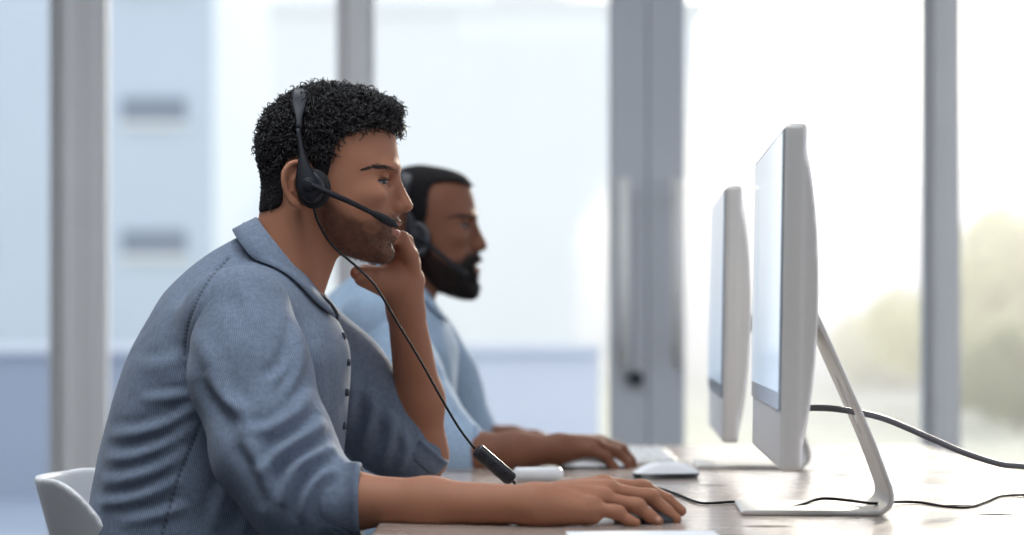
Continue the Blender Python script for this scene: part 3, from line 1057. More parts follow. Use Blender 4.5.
FACE = [(350, 100), (376, 104), (389, 117), (394.5, 133), (397.3, 150), (399.5, 163), (399.8, 170), (398.3, 177), (396, 186), (394, 198), (393.5, 208), (396, 214), (398.5, 217.5), (397, 225), (396, 232), (394, 239), (391.5, 243), (392.5, 248), (393.5, 253), (391, 259), (385, 262.5), (375, 263), (360, 260), (343, 254), (326, 243), (313, 226), (303, 200), (300, 160), (318, 120)]
NOSE = [(396, 168), (399.3, 174), (400.6, 179), (404, 187), (408, 195), (411.3, 201), (413, 205.5), (412.3, 209), (408.5, 211.8), (403, 213.3), (398, 214.8), (390, 212), (386, 200), (388, 184), (392, 172)]
face_d = poly_field(FACE, 0.6, 30)
nose_d = poly_field(NOSE, 0.4, 20)


EAR_RIM = smooth_path([(315, 182, 2), (313.5, 172.5, 3), (306, 167, 4.5), (297, 168.5, 5.5), (291, 176.5, 6), (290.5, 187, 6), (293.5, 197.5, 5), (299, 205.5, 3.5), (305, 208.5, 2)], 3)
EAR_R = np.interp(np.linspace(0, 8, len(EAR_RIM)), range(9), [2.0, 2.4, 2.6, 2.7, 2.7, 2.5, 2.6, 3.8, 3.2])


def head_px(u, v, w):
    """the head in face pixels; w is signed, negative towards the camera"""
    aw = np.abs(w)
    P = np.stack([u, v, aw], -1).astype(np.float32)
    cran = ell(P, (327, 160, 0), (65, 67, 54))
    Wf = 51 - 20 * sstep(v, 205, 262) * sstep(u, 315, 385) - 4 * sstep(v, 215, 262) - 5 * sstep(v, 160, 110)
    R = 46 - 14 * sstep(v, 214, 250)
    fc = inflate(face_d(u, v), aw, Wf, R)
    d = smin(cran, fc, 10)
    # temples, cheekbones, brow
    d = smin(d, ell(P, (371, 197, 36), (17, 9, 9)), 14)
    d = smin(d, ell(P, (391.5, 168.5, 17), (8, 5.5, 15)), 8)
    d = smin(d, ell(P, (384, 170, 30), (8, 5, 10)), 8)
    # eye sockets
    d = smax(d, -ell(P, (395, 182, 28), (15.5, 7.6, 17)), 6)
    # eyelids around the eyeball
    lid = ell(P, (379, 183.2, 25), (10.6, 10.6, 11.2))
    d = smin(d, lid, 3)
    lid = 9.0
    d = smin(d, ell(P, (386, 178.6, 27), (4.0, 1.8, 9)), 3)
    d = smax(d, -ell(P, (388.5, 183.4, 31), (11.5, 2.3, 13)), 0.7)
    # nose
    Wn = 6.2 + 5.0 * sstep(v, 180, 204)
    ns = inflate(nose_d(u, v), aw, Wn, 8.0)
    ns = smin(ns, ell(P, (396.5, 207.5, 9.2), (7.5, 5.4, 4.6)), 3)
    d = smin(d, ns, 4.5)
    d = smax(d, -ell(P, (402.5, 213.6, 5.4), (4.4, 2.4, 2.4)), 1.2)
    # muzzle and lips, wrapped round the teeth
    ul = u + 0.032 * aw * aw
    Q = np.stack([ul, v, aw], -1).astype(np.float32)
    d = smin(d, ell(Q, (388, 226, 0), (9, 14, 20)), 6)
    d = smin(d, ell(Q, (396.8, 222.8, 0), (5.2, 3.9, 18)), 2.2)
    d = smin(d, ell(Q, (395.2, 233.4, 0), (5.4, 4.4, 16)), 2.2)
    d = smax(d, -ell(Q, (401, 228.3, 0), (9.5, 1.3, 17)), 1.0)
    d = smax(d, -ell(Q, (403.5, 217.3, 0), (3.5, 3.5, 2.2)), 2.0)
    # chin
    d = smin(d, ell(P, (383.5, 253, 0), (9.5, 9, 14)), 6)
    # ear
    we = P[:, 2] - 52.5 + 0.33 * (u - 312)
    E = np.stack([u, v, we], -1).astype(np.float32)
    ear = ell(E, (304, 188, 0), (14.5, 21.5, 3.6))
    rim = chain(E, EAR_RIM, EAR_R, 1.2)
    ear = smax(ear, -ell(E, (307, 190, 4.5), (8, 12, 4)), 2)
    anti = chain(E, [(303, 174, 2.5), (299, 184, 4), (299, 194, 4), (304, 201, 3)], [1.8, 2.3, 2.2, 2.0], 1)
    ear = smin(smin(ear, rim, 2), anti, 2)
    d = smin(d, ear, 3)
    return d


def beard_mask(u, v, aw, full=False):
    line = np.interp(u, [305, 318, 328, 340, 352, 366, 378, 386, 394, 403], [165, 172, 196, 210, 219, 223.5, 221, 217, 214.5, 214])
    if full: line = np.interp(u, [305, 318, 333, 346, 360, 376, 386, 394, 403], [168, 182, 205, 217, 224, 225, 217, 214.5, 214])
    m = sstep(v, line - 5, line + 6)
    m *= sstep(u, 311, 322)
    m *= 1 - sstep(v, 262, 276)
    m *= 1 - 0.9 * sstep(v, 255, 268) * sstep(u, 350, 330)
    m = m * (0.78 + 0.22 * sstep(u, 345, 380))
    # bare spots below the mouth corner and the lips themselves
    ul = u + 0.032 * aw * aw
    lips = ((ul - 397) / 6.5) ** 2 + ((v - 228.5) / 9.2) ** 2 + (aw / 20) ** 2
    m *= sstep(lips, 0.85, 1.15)
    bare = ((u - 375) / 9) ** 2 + ((v - 229) / 6) ** 2
    m *= 0.55 + 0.45 * sstep(bare, 0.5, 1.5) if not full else 1
    return m


def lip_mask(u, v, aw):
    ul = u + 0.032 * aw * aw
    q = ((ul - 398) / 6.0) ** 2 + ((v - 228.6) / 8.6) ** 2 + (aw / 19) ** 2
    return 1 - sstep(q, 0.75, 1.1)


# hair outlines in face pixels, and the side hairline
HAIR = [(398, 128), (402, 117), (399, 103), (384, 92), (363, 86), (340, 80), (318, 82), (297, 92), (276, 103), (261, 117), (251, 132), (247, 150), (252, 170), (256, 190), (259, 212), (272, 212), (285, 207), (287.5, 190), (287, 174), (293, 164), (303, 160), (314, 164), (317, 180), (321, 199), (328, 199), (331, 184), (336, 168), (338, 152), (347, 140), (366, 131), (384, 127)]
hair_d = poly_field(HAIR, 0.6, 40)
HAIR_S = [(394, 122), (396, 116), (386, 100), (360, 86), (328, 80), (295, 88), (270, 105), (255, 130), (250, 160), (254, 190), (262, 216), (282, 214), (288, 196), (287, 176), (296, 164), (312, 166), (316, 182), (321, 206), (331, 206), (334, 186), (338, 168), (341, 150), (350, 133), (372, 124)]
hair_sd = poly_field(HAIR_S, 0.6, 40)


HAIR_2 = [p if p not in ((341, 150), (350, 133), (372, 124)) else {(341, 150): (339, 142), (350, 133): (345, 119), (372, 124): (374, 117)}[p] for p in HAIR_S]
hair_sd = poly_field(HAIR_2, 0.6, 40, 2)


def hair_px(u, v, w, short=False):
    P = np.stack([u, v, np.abs(w)], -1).astype(np.float32)
    h = head_skull(u, v, w)
    if short:
        t = 1.0 + 3.2 * sstep(v, 190, 105)
        return smax(h - t, -hair_sd(u, v), 2.0)
    n = vnoise(np.stack([u, v, w], -1) * 0.11) * 2.4 + vnoise(np.stack([u, v, w], -1) * 0.26 + 7) * 1.2
    t = 1.2 + 4.6 * sstep(v, 172, 108) + 1.2 * sstep(u, 300, 255) * sstep(v, 200, 165)
    t = t + n * 0.8 * sstep(v, 195, 130)
    d = h - t
    d = smin(d, ell(P, (382, 112, 0), (14, 10, 34)) - n * 0.8, 6)
    return smax(d, -hair_d(u, v), 3.0)


def head_skull(u, v, w):
    aw = np.abs(w)
    P = np.stack([u, v, aw], -1).astype(np.float32)
    cran = ell(P, (327, 160, 0), (65, 67, 54))
    Wf = 51 - 20 * sstep(v, 205, 262) * sstep(u, 315, 385) - 5 * sstep(v, 160, 110)
    fc = inflate(face_d(u, v), aw, Wf, 46 - 14 * sstep(v, 214, 250))
    nk = cone(P, (302, 205, 0), (292, 290, 0), 41, 43)
    return smin(smin(cran, fc, 10), nk, 12)


# ------------------------------------------------------------------ hands and arms in world metres
def hand_chain(P, fingers, k=0.006):
    d = None
    for pts, rads in fingers:
        e = chain(P, pts, rads, 0.003)
        d = e if d is None else smin(d, e, 0.0022)
    return d


def man_body(name, label, mn, spec, skin, h, floor_at):
    sc = mn.scale()
    neck = spec['neck']
    hlo = mn.back(235, 318, -75) ; hhi = mn.back(425, 62, 75)
    lo_h = np.minimum(hlo, hhi); hi_h = np.maximum(hlo, hhi)
    def f_head(P):
        u, v, w = mn.to1(P)
        d = head_px(u, v, w)
        Pn = np.stack([u, v, np.abs(w)], -1).astype(np.float32)
        nk = cone(Pn, (303, 200, 0), neck[0], 39, neck[1])
        nk = smin(nk, cone(Pn, (320, 245, 0), neck[2], 20, 18), 12)
        # sternomastoid
        nk = smin(nk, cone(Pn, (306, 212, 42), (314, 298, 14), 7, 5), 8)
        return smin(d, nk, 11) / sc
    fh = bounded(f_head, lo_h, hi_h, 0.03)
    parts = []
    for b in spec['tubes']:
        pts = np.array(b[0]); r = max(b[1])
        parts.append((bounded(lambda P, b=b: chain(P, b[0], b[1], 0.02), pts.min(0) - r, pts.max(0) + r, 0.03), 0.02))
    hands = []
    for hd in spec['hands']:
        pts = np.concatenate([np.array(x[0]) for x in hd['palm'] + hd['fingers']])
        def fhand(P, hd=hd):
            p = None
            for x in hd['palm']:
                e = chain(P, x[0], x[1], 0.008)
                p = e if p is None else smin(p, e, 0.011)
            g = None
            for x in hd['fingers']:
                e = chain(P, x[0], x[1], 0.003)
                g = e if g is None else smin(g, e, 0.0016)
            d = smin(p, g, 0.005)
            for x in hd.get('ridges', []): d = smin(d, chain(P, x[0], x[1], 0.003), 0.005)
            return d
        hands.append(bounded(fhand, pts.min(0) - 0.03, pts.max(0) + 0.03, 0.012))
    def f(P):
        d = fh(P)
        for g, k in parts: d = smin(d, g(P), k)
        for g, hk in zip(hands, spec['hk']): d = smin(d, g(P), hk)
        return d
    allp = np.concatenate([np.array(b[0]) for b in spec['tubes']] + [np.array(x[0]) for hd in spec['hands'] for x in hd['palm'] + hd['fingers']] + [lo_h[None], hi_h[None]])
    V, F = sdf_mesh(f, allp.min(0) - 0.12, allp.max(0) + 0.12, h)
    u, v, w = mn.to1(V)
    aw = np.abs(w)
    inhead = (v < 300) & (u > 240) & (u < 420) & (aw < 75)
    inhead &= np.abs(head_px(u, v, w)) < 2.5
    bm = np.where(inhead, beard_mask(u, v, aw, spec['full']), 0)
    lm = np.where(inhead, lip_mask(u, v, aw), 0)
    Nn = vnormals(V, F)
    if spec['full']:
        V = V + Nn * (bm * 0.0012)[:, None]
    nm = np.zeros(len(V))
    for c, r in spec.get('nails', []):
        nm = np.maximum(nm, 1 - sstep(np.linalg.norm(V - np.array(c), axis=1), r * 0.7, r))
    o = obj(name, V, F, skin, origin=floor_at)
    noise = vnoise(V * 330) * 0.10 + vnoise(V * 120) * 0.10
    hd = hair_sd(u, v) if spec['full'] else hair_d(u, v)
    fade = np.where((v < 218) & (u < 420) & (u > 240) & (aw < 75) & (np.abs(head_skull(u, v, w)) < 3), sstep(hd, -7, 3) * 0.85, 0)
    attr(o, 'beard', np.clip(np.maximum(bm * (spec['beard'] + noise), fade * (0.8 + noise)), 0, 1))
    attr(o, 'lip', lm * 0.8)
    attr(o, 'nail', nm)
    tag(o, label, 'person')
    # eyes
    for sgn in (-1, 1):
        c = mn.back(379.2, 183.2, sgn * 25.0)
        e = MB()
        bmx = bmesh.new(); bmesh.ops.create_uvsphere(bmx, u_segments=24, v_segments=16, radius=9.6 / sc)
        e.add(np.array([q.co[:] for q in bmx.verts]) + c, [[q.index for q in fc.verts] for fc in bmx.faces]); bmx.free()
        eo = e.build('eye', M['eye_white'], o, smooth=True)
        # iris: a cap on the front of the ball looking towards the monitor, a little down
        dirv = np.array((0.86, sgn * 0.42, -0.10)); dirv /= np.linalg.norm(dirv)
        ax = np.cross(dirv, (0, 1, 0)); ax /= np.linalg.norm(ax); ay = np.cross(dirv, ax)
        CV = []; CF = []; nr, ns = 5, 20
        for i in range(nr + 1):
            th = 0.56 * i / nr
            for j in range(ns):
                ph = 2 * PI * j / ns
                CV.append(c + (9.8 / sc) * (math.cos(th) * dirv + math.sin(th) * (math.cos(ph) * ax + math.sin(ph) * ay)))
        for i in range(nr):
            for j in range(ns): CF.append((i * ns + j, i * ns + (j + 1) % ns, (i + 1) * ns + (j + 1) % ns, (i + 1) * ns + j))
        obj('iris', CV, CF, M['iris'], eo)
    # eyebrows
    paths = []
    nb_ = 300
    for sgn in (-1, 1):
        t = rng.uniform(0, 1, nb_)
        uu = 398.5 - 32 * t
        vv = np.interp(t, [0, 0.35, 0.7, 1], [173.0, 170.4, 169.8, 173.0]) + rng.normal(0, 1.0, nb_) * np.interp(t, [0, 0.15, 0.6, 1], [1.1, 1.3, 1.0, 0.4])
        ww = np.full(nb_, 66.0)
        for _ in range(90):
            ww = np.maximum(ww - np.clip(head_px(uu, vv, ww), 0, 2) * 0.8, 0)
        ww = np.minimum(ww, 66)
        st = np.stack([uu + 0.2, vv, (ww + 0.2) * sgn], -1)
        dirp = np.stack([-1.0 - 0.6 * t, -0.75 + 1.1 * t, np.full(nb_, 0.75 - 0.5) * sgn], -1) * 3.2
        tt = np.linspace(0, 1, 4)
        pp = st[:, None] + dirp[:, None] * tt[None, :, None]
        pp[:, :, 2] += (0.5 * np.sin(tt * PI))[None] * sgn
        keep = (ww > 4) & (ww < 60)
        pp = pp[keep]
        V2, F2 = strands(mn.back(pp[..., 0], pp[..., 1], pp[..., 2]), np.array([0.30, 0.34, 0.28, 0.10]) / sc)
        obj('eyebrow', V2, F2, M['brow'] if not spec['full'] else M['hair'], o)
    # upper lashes
    for sgn in (-1, 1):
        lp = []
        for k in range(46):
            q = k / 45
            aa = 0.15 + 1.25 * q          # round the eyeball from the front to the outer corner
            p0 = np.array((379.2 + 10.4 * math.cos(aa), 181.6 + 1.6 * q, 25 + 10.4 * math.sin(aa)))
            dr = np.array((math.cos(aa), 0.15 - 0.25 * q, math.sin(aa))) * (3.4 if not spec['full'] else 2.5)
            tt = np.linspace(0, 1, 4)[:, None]
            w_ = p0 + dr * tt + np.array((0, -0.7, 0)) * tt ** 2
            w_[:, 2] *= sgn
            lp.append(mn.back(w_[:, 0], w_[:, 1], w_[:, 2]))
        V2, F2 = strands(np.array(lp), np.array([0.42, 0.36, 0.25, 0.08]) / sc)
        obj('eyelashes', V2, F2, M['hair'], o)
    return o, V, Nn, bm


def make_hair(o, mn, short, h):
    sc = mn.scale()
    lo = mn.back(238, 222, -72); hi = mn.back(412, 66, 72)
    lo, hi = np.minimum(lo, hi), np.maximum(lo, hi)
    def f(P):
        u, v, w = mn.to1(P)
        return hair_px(u, v, w, short) / sc
    V, F = sdf_mesh(f, lo, hi, h)
    N = vnormals(V, F)
    u, v, w = mn.to1(V)
    # keep only the outer shell as root points
    hs = head_skull(u, v, w)
    hair = obj('hair', V, F, M['hair_cap'], o)
    ok = np.where(hs > (0.8 if short else 1.2))[0]
    n = 5000 if short else 5200
    pick = rng.choice(ok, n)
    p = V[pick]; nn = N[pick]; uv = u[pick]; vv = v[pick]
    curl = sstep(vv, 186, 128) * (0 if short else 1)
    Mseg = 15
    t = np.linspace(0, 1, Mseg)
    back = np.stack([-0.5 + 1.0 * sstep(uv, 300, 390) + rng.normal(0, 0.7, n), rng.normal(0, 0.8, n), -0.5 + rng.normal(0, 0.6, n)], -1)
    g = back - nn * (back * nn).sum(1, keepdims=True)
    g /= np.linalg.norm(g, axis=1, keepdims=True) + 1e-9
    g = g * 0.95 + nn * (0.06 + 0.10 * curl)[:, None]
    a = np.cross(g, nn); a /= np.linalg.norm(a, axis=1, keepdims=True) + 1e-9
    L = (7 + 8 * curl + rng.uniform(-2, 3, n)) / sc if not short else np.full(n, 3.5) / sc
    rr = (0.5 + 2.2 * curl * rng.uniform(0.6, 1.35, n)) / sc if not short else np.full(n, 0.2) / sc
    ph = rng.uniform(0, 2 * PI, n); turns = rng.uniform(0.9, 1.7, n)
    ang = ph[:, None] + turns[:, None] * 2 * PI * t[None]
    env = np.sin(np.clip(t * 1.15 + 0.1, 0, 1) * PI * 0.5)[None]
    path = p[:, None] - nn[:, None] * (1.0 / sc) + g[:, None] * (L[:, None] * t[None])[..., None] \
        + a[:, None] * (rr[:, None] * env * np.cos(ang))[..., None] + nn[:, None] * (rr[:, None] * env * np.sin(ang) + (0.4 * rr)[:, None])[..., None]
    V2, F2 = strands(path, np.concatenate([np.full(Mseg - 3, 0.55), [0.5, 0.4, 0.15]]) * (0.8 if short else 1.0) / sc)
    obj('curls' if not short else 'short_strands', V2, F2, M['hair'], hair)


def make_stubble(o, mn, V, N, bm, n, L, r):
    sc = mn.scale()
    p_ = np.clip(bm, 0, 1) ** 1.5; p_ /= p_.sum()
    k = rng.choice(len(V), n, p=p_)
    base = V[k]; nn = N[k]
    dirv = nn * 0.75 + np.array((0.25, 0, -0.8)) + rng.normal(0, 0.28, (n, 3))
    dirv /= np.linalg.norm(dirv, axis=1, keepdims=True)
    t = np.linspace(0, 1, 3)
    LL = (L * rng.uniform(0.6, 1.3, n) / sc)
    jit = rng.normal(0, 0.5, (n, 3)) / sc
    path = (base + jit - nn * (0.4 / sc))[:, None] + dirv[:, None] * (LL[:, None] * t[None])[..., None]
    V2, F2 = strands(path, np.array([r, r * 0.8, r * 0.3]) / sc)
    obj('beard', V2, F2, M['stubble'] if L < 4 else M['hair'], o)


# ------------------------------------------------------------------ clothing
TORSO = [(258, 226), (236, 238), (206, 256), (172, 285), (147, 322), (132, 352), (120, 385), (110, 420), (100, 460), (93, 500), (89, 535), (88, 580), (92, 640), (180, 668), (285, 650), (318, 585), (334, 530), (340, 480), (345, 430), (349, 385), (349, 350), (341, 326), (328, 306), (316, 280), (290, 240)]
torso_d = poly_field(TORSO, 1.0, 80)


class TorsoMap:
    def __init__(s, Y, mapped):
        s.Y = Y; s.S = FPX / Y; s.m = mapped; s.k = 0.75 if mapped else 1.0
    def to1(s, P):
        u = P[:, 0] * s.S + 512; v = HOR - (P[:, 2] - CZ) * s.S; w = (P[:, 1] - s.Y) * s.S
        if s.m: return 327 + (u - 441) / s.k, 308 + (v - 316) / s.k, w / s.k
        return u, v, w
    def back(s, u, v, w):
        u = np.asarray(u, float); v = np.asarray(v, float); w = np.asarray(w, float)
        if s.m: u = 441 + (u - 327) * s.k; v = 316 + (v - 308) * s.k; w = w * s.k
        return np.stack([(u - 512) / s.S, s.Y + w / s.S, CZ - (v - HOR) / s.S], -1)
    def scale(s): return s.S / s.k


def pix(V): return 512 + V[:, 0] * FPX / V[:, 1], HOR - (V[:, 2] - CZ) * FPX / V[:, 1]


def seg_dist(u, v, line):
    d = np.full(len(u), 1e9); tt = np.zeros(len(u)); n = len(line) - 1
    for i in range(n):
        a = np.array(line[i], float); b = np.array(line[i + 1], float); e = b - a
        t = np.clip(((u - a[0]) * e[0] + (v - a[1]) * e[1]) / (e @ e), 0, 1)
        dd = np.hypot(u - a[0] - t * e[0], v - a[1] - t * e[1])
        m = dd < d
        d = np.where(m, dd, d); tt = np.where(m, (i + t) / n, tt)
    return d, tt


def signed_seg(u, v, line):
    d = np.full(len(u), 1e9); sg = np.zeros(len(u)); tt = np.zeros(len(u)); n = len(line) - 1
    for i in range(n):
        a = np.array(line[i], float); b = np.array(line[i + 1], float); e = b - a
        t = np.clip(((u - a[0]) * e[0] + (v - a[1]) * e[1]) / (e @ e), 0, 1)
        dx = u - a[0] - t * e[0]; dy = v - a[1] - t * e[1]
        dd = np.hypot(dx, dy); m = dd < d
        d = np.where(m, dd, d); sg = np.where(m, np.sign(e[0] * dy - e[1] * dx), sg); tt = np.where(m, (i + t) / n, tt)
    return d, sg, tt


def fold_disp(V, N, folds, dxy=(0, 0), sc=1.0):
    """soft ridges with a valley on either side; lines given in the picture of the near man"""
    u, v = pix(V)
    u = (u - dxy[0]); v = (v - dxy[1])
    facing = sstep(-N[:, 1], -0.15, 0.35)
    r = np.zeros(len(V))
    for line, amp, wd in folds:
        lp = smooth_path(np.array(line, float), 4) if len(line) > 2 else line
        d, sg, t = signed_seg(u, v, lp)
        env = np.sin(np.clip(t, 0.0, 1) * PI) ** 0.6
        x = d * sg / wd
        r += amp * env * (np.exp(-x ** 2) - 0.75 * np.exp(-(x - 1.6) ** 2) - 0.25 * np.exp(-(x + 1.8) ** 2))
    return r * facing * sc


def rib(x): return 1 - np.abs(x) * 2


def wrinkles(V, axis, f1=9, f2=38, seed=0):
    """cloth wrinkles stretched along axis"""
    axis = np.asarray(axis, float); axis /= np.linalg.norm(axis)
    al = V @ axis
    Q = (V - al[:, None] * axis) * f2 + (al * f1)[:, None] * axis
    warp = vnoise(V * 11 + seed)[:, None] * 0.9
    return vnoise(Q + warp + seed * 3.1) * 0.6 + rib(vnoise(Q * 0.6 + warp + seed + 11)) * 0.4


def ring_band(center, axis, up, prof, n=48, squash=(1, 1)):
    """closed surface of revolution: prof = list of (along axis, radius)"""
    axis = np.array(axis, float); axis /= np.linalg.norm(axis)
    a = np.array(up, float); a -= axis * (a @ axis); a /= np.linalg.norm(a); b = np.cross(axis, a)
    V = []; m = len(prof)
    for i in range(n):
        th = 2 * PI * i / n
        wob = 1 + 0.025 * math.sin(3 * th + 1) + 0.018 * math.sin(5 * th)
        for (x, r) in prof:
            V.append(np.array(center) + axis * x + r * wob * (squash[0] * math.cos(th) * a + squash[1] * math.sin(th) * b))
    F = []
    for i in range(n):
        for j in range(m):
            F.append((i * m + j, i * m + (j + 1) % m, ((i + 1) % n) * m + (j + 1) % m, ((i + 1) % n) * m + j))
    return np.array(V), F


def stripes_sleeve(V, pts):
    best = np.full(len(V), 1e9); out = np.zeros(len(V))
    for i in range(len(pts) - 1):
        a = np.array(pts[i]); b = np.array(pts[i + 1]); e = b - a; L = np.linalg.norm(e); ax = e / L
        t = np.clip((V - a) @ ax / L, 0, 1)
        q = V - a - (t * L)[:, None] * ax
        dd = np.linalg.norm(q, axis=1)
        y = np.array((0, 1.0, 0)); y -= ax * (y @ ax); y /= np.linalg.norm(y); z = np.cross(ax, y)
        an = np.arctan2(q @ z, -(q @ y)) * 0.07
        m = dd < best
        best = np.where(m, dd, best); out = np.where(m, an, out)
    return out


def make_shirt(o, tm, sleeves, cloth, folds, sfolds, h, dxy=(0, 0), seams=(), amp=1.0, btn=True):
    sc = tm.scale()
    lo = tm.back(75, 690, -165); hi = tm.back(365, 205, 165)
    lo, hi = np.minimum(lo, hi), np.maximum(lo, hi)
    def f(P):
        u, v, w = tm.to1(P)
        aw = np.abs(w)
        Wd = np.interp(v, [225, 245, 275, 310, 360, 450, 560, 660], [34, 44, 86, 118, 130, 130, 132, 138])
        d = inflate(torso_d(u, v), aw, Wd, 78)
        Pn = np.stack([u, v, aw], -1).astype(np.float32)
        sh = cone(Pn, (280, 297, 30), (247, 318, 112), 22, 48)
        d = smin(d, sh, 22)
        # open neck: shallow cut for the neck hole
        return d / sc
    V, F = sdf_mesh(f, lo, hi, h)
    V = relax(V, F, 2, 0.5)
    N = vnormals(V, F)
    V0 = V.copy()
    d = fold_disp(V, N, folds, dxy) * amp * 0.65
    d += amp * 0.0016 * wrinkles(V, (1, 0.2, 0.28), 9, 30, 2) * sstep(V[:, 2], CZ + 0.12, CZ - 0.05)
    d += amp * 0.0010 * wrinkles(V, (0.6, 0.1, -0.8), 8, 34, 5)
    V = V + N * d[:, None]
    sm = np.zeros(len(V))
    u, v = pix(V)
    for line, wd in seams:
        dd, t = seg_dist(u - dxy[0], v - dxy[1], smooth_path(np.array(line, float), 6))
        near = N[:, 1] < 0.1
        g = np.exp(-(dd / wd) ** 2) * near
        V = V - N * (0.0022 * g)[:, None]
        sm = np.maximum(sm, g * (0.55 + 0.45 * np.sin(t * 160)))
    shirt = obj('shirt', V, F, cloth, o)
    # stripes run with the torso
    uu, v1, w1 = tm.to1(V0)
    uc = np.interp(v1, [226, 300, 350, 420, 500, 560, 660], [285, 262, 240, 228, 215, 205, 200])
    attr(shirt, 'stripe', np.arctan2(uu - uc, -w1) * 112 / sc)
    attr(shirt, 'seam', sm)
    for i, sl in enumerate(sleeves):
        pts, rads = sl['pts'], sl['rads']
        def fs(P): return chain(P, pts, rads, 0.05)
        P_ = np.array(pts)
        V, F = sdf_mesh(fs, P_.min(0) - 0.11, P_.max(0) + 0.11, h)
        V = relax(V, F, 2, 0.5)
        # cut: flatten what lies past the cuff plane
        e = np.array(pts[-1]) - np.array(pts[-2]); e /= np.linalg.norm(e)
        N = vnormals(V, F)
        d = fold_disp(V, N, sl.get('folds', []), dxy) * amp
        tpos = np.zeros(len(V)); L0 = 0; best = np.full(len(V), 1e9)
        for k in range(len(pts) - 1):
            a = np.array(pts[k]); b = np.array(pts[k + 1]); el_ = b - a; L = np.linalg.norm(el_)
            t = np.clip((V - a) @ el_ / L ** 2, 0, 1); dd = np.linalg.norm(V - a - t[:, None] * el_, axis=1)
            m = dd < best; best = np.where(m, dd, best); tpos = np.where(m, L0 + t * L, tpos); L0 += L
        tn = tpos / L0
        d += amp * (0.0012 + 0.0030 * sstep(tn, 0.35, 0.8)) * wrinkles(V, np.array(pts[2]) - np.array(pts[0]) + np.array((0.25, 0.1, 0.1)), 10, 34, 8 + i)
        st_ = stripes_sleeve(V, pts)
        V = V + N * d[:, None]
        s_ = obj('sleeve', V, F, cloth, shirt)
        attr(s_, 'stripe', st_)
        # arm hole seam line
        sm = np.zeros(len(V))
        u, v = pix(V)
        for line, wd in sl.get('seams', []):
            dd, t = seg_dist(u - dxy[0], v - dxy[1], smooth_path(np.array(line, float), 6))
            sm = np.maximum(sm, np.exp(-(dd / wd) ** 2) * (N[:, 1] < 0.3) * (0.55 + 0.45 * np.sin(t * 190)))
        attr(s_, 'seam', sm)
        c = sl['cuff']
        prof = [(-c[2], c[1] - 0.006), (-c[2], c[1] + 0.0015), (-c[2] * 0.6, c[1] + 0.004), (0, c[1] + 0.0035), (c[2] * 0.7, c[1] + 0.003), (c[2] * 0.96, c[1] + 0.0015), (c[2], c[1] - 0.0015), (c[2] * 0.9, c[1] - 0.005), (c[2] * 0.4, c[1] - 0.007)]
        V, F = ring_band(c[0], c[3], (0, 0, 1) if abs(c[3][2]) < 0.8 else (1, 0, 0), prof, 64, c[4])
        V = V + (vnoise(V * 30) * 0.0025)[:, None] * np.array((0.3, 0.3, 0.9))
        cf = obj('cuff', V, F, cloth, s_)
        q = (V - np.array(c[0]))
        attr(cf, 'stripe', q @ np.array((0.2, 0.6, 0.8)))
        attr(cf, 'seam', np.exp(-((q @ np.array(c[3]) / np.linalg.norm(c[3]) - c[2] * 0.72) / 0.0012) ** 2) * 0.6)
    # ---- collar: a stand round the neck and a leaf folded over it
    def colpt(th, up, out):
        """th: 0 front, pi back. up along the neck, out away from it (pixels)"""
        F_ = np.array((328., 309.)); B_ = np.array((257., 223.))
        c = (F_ + B_) / 2; half = (F_ - B_) / 2
        axis = np.array((half[1], -half[0])); axis /= np.linalg.norm(axis)      # along the neck, upward
        r = 1 + out / 50.0
        fl = math.cos(th); sl_ = math.sin(th)
        q = c + half * fl * r + axis * up
        # the back rises a little more steeply than the front
        return q[0], q[1], 48 * sl_ * r * (1 - 0.12 * fl)
    n = 72
    def strip(rows, t0, t1, name, m_, close):
        V = []; F = []; k = len(rows)
        for i in range(n + 1):
            th = t0 + (t1 - t0) * i / n
            for r_ in rows:
                V.append(tm.back(*colpt(th, *r_(th))))
        for i in range(n):
            for j in range(k):
                F.append((i * k + j, i * k + (j + 1) % k, (i + 1) * k + (j + 1) % k, (i + 1) * k + j))
        F.append(tuple(range(k - 1, -1, -1))); F.append(tuple(n * k + j for j in range(k)))
        V = np.array(V)
        if m_ is cloth:
            # drape the leaf over the shoulders
            tgt = np.tile(np.array([2.0, 3.0, 4.6, 5.0, 5.2, 3.0, 2.2, 1.4]) / sc, n + 1)
            for _ in range(25):
                fv = f(V.astype(np.float32)); e_ = 0.001
                g = np.stack([(f((V + np.eye(3)[c] * e_).astype(np.float32)) - fv) / e_ for c in range(3)], -1)
                g /= np.linalg.norm(g, axis=1, keepdims=True) + 1e-6
                V = V + g * (np.clip(tgt - fv, 0, 0.01) * 0.6)[:, None]
            Vr = V.reshape(n + 1, k, 3)
            for _ in range(3): Vr[1:-1] = 0.5 * Vr[1:-1] + 0.25 * (Vr[:-2] + Vr[2:])
            V = Vr.reshape(-1, 3)
        c_ = obj(name, V, F, m_, shirt)
        if m_ is cloth:
            attr(c_, 'stripe', (V @ np.array((0.75, 0.2, -0.65))))
            attr(c_, 'seam', np.zeros(len(V)))
        return c_
    def bk(t): return math.exp(-((t - PI) / 0.7) ** 2)
    def fo(t): return 7.5 * math.exp(-(min(t, 2 * PI - t) / 0.42) ** 2)
    strip([lambda t: (-20, 1.5 + fo(t)), lambda t: (1, -1.0 + fo(t)), lambda t: (1.5, 0.8 + fo(t)), lambda t: (-20, 4.0 + fo(t))], 0.06, 2 * PI - 0.06, 'collar_stand', M['shirt_inner'], False)
    def wd(t):
        a = min(t, 2 * PI - t)
        return 17 + 5 * math.sin(min(a, 1.57)) + 4 * math.exp(-((a - 0.46) / 0.3) ** 2)
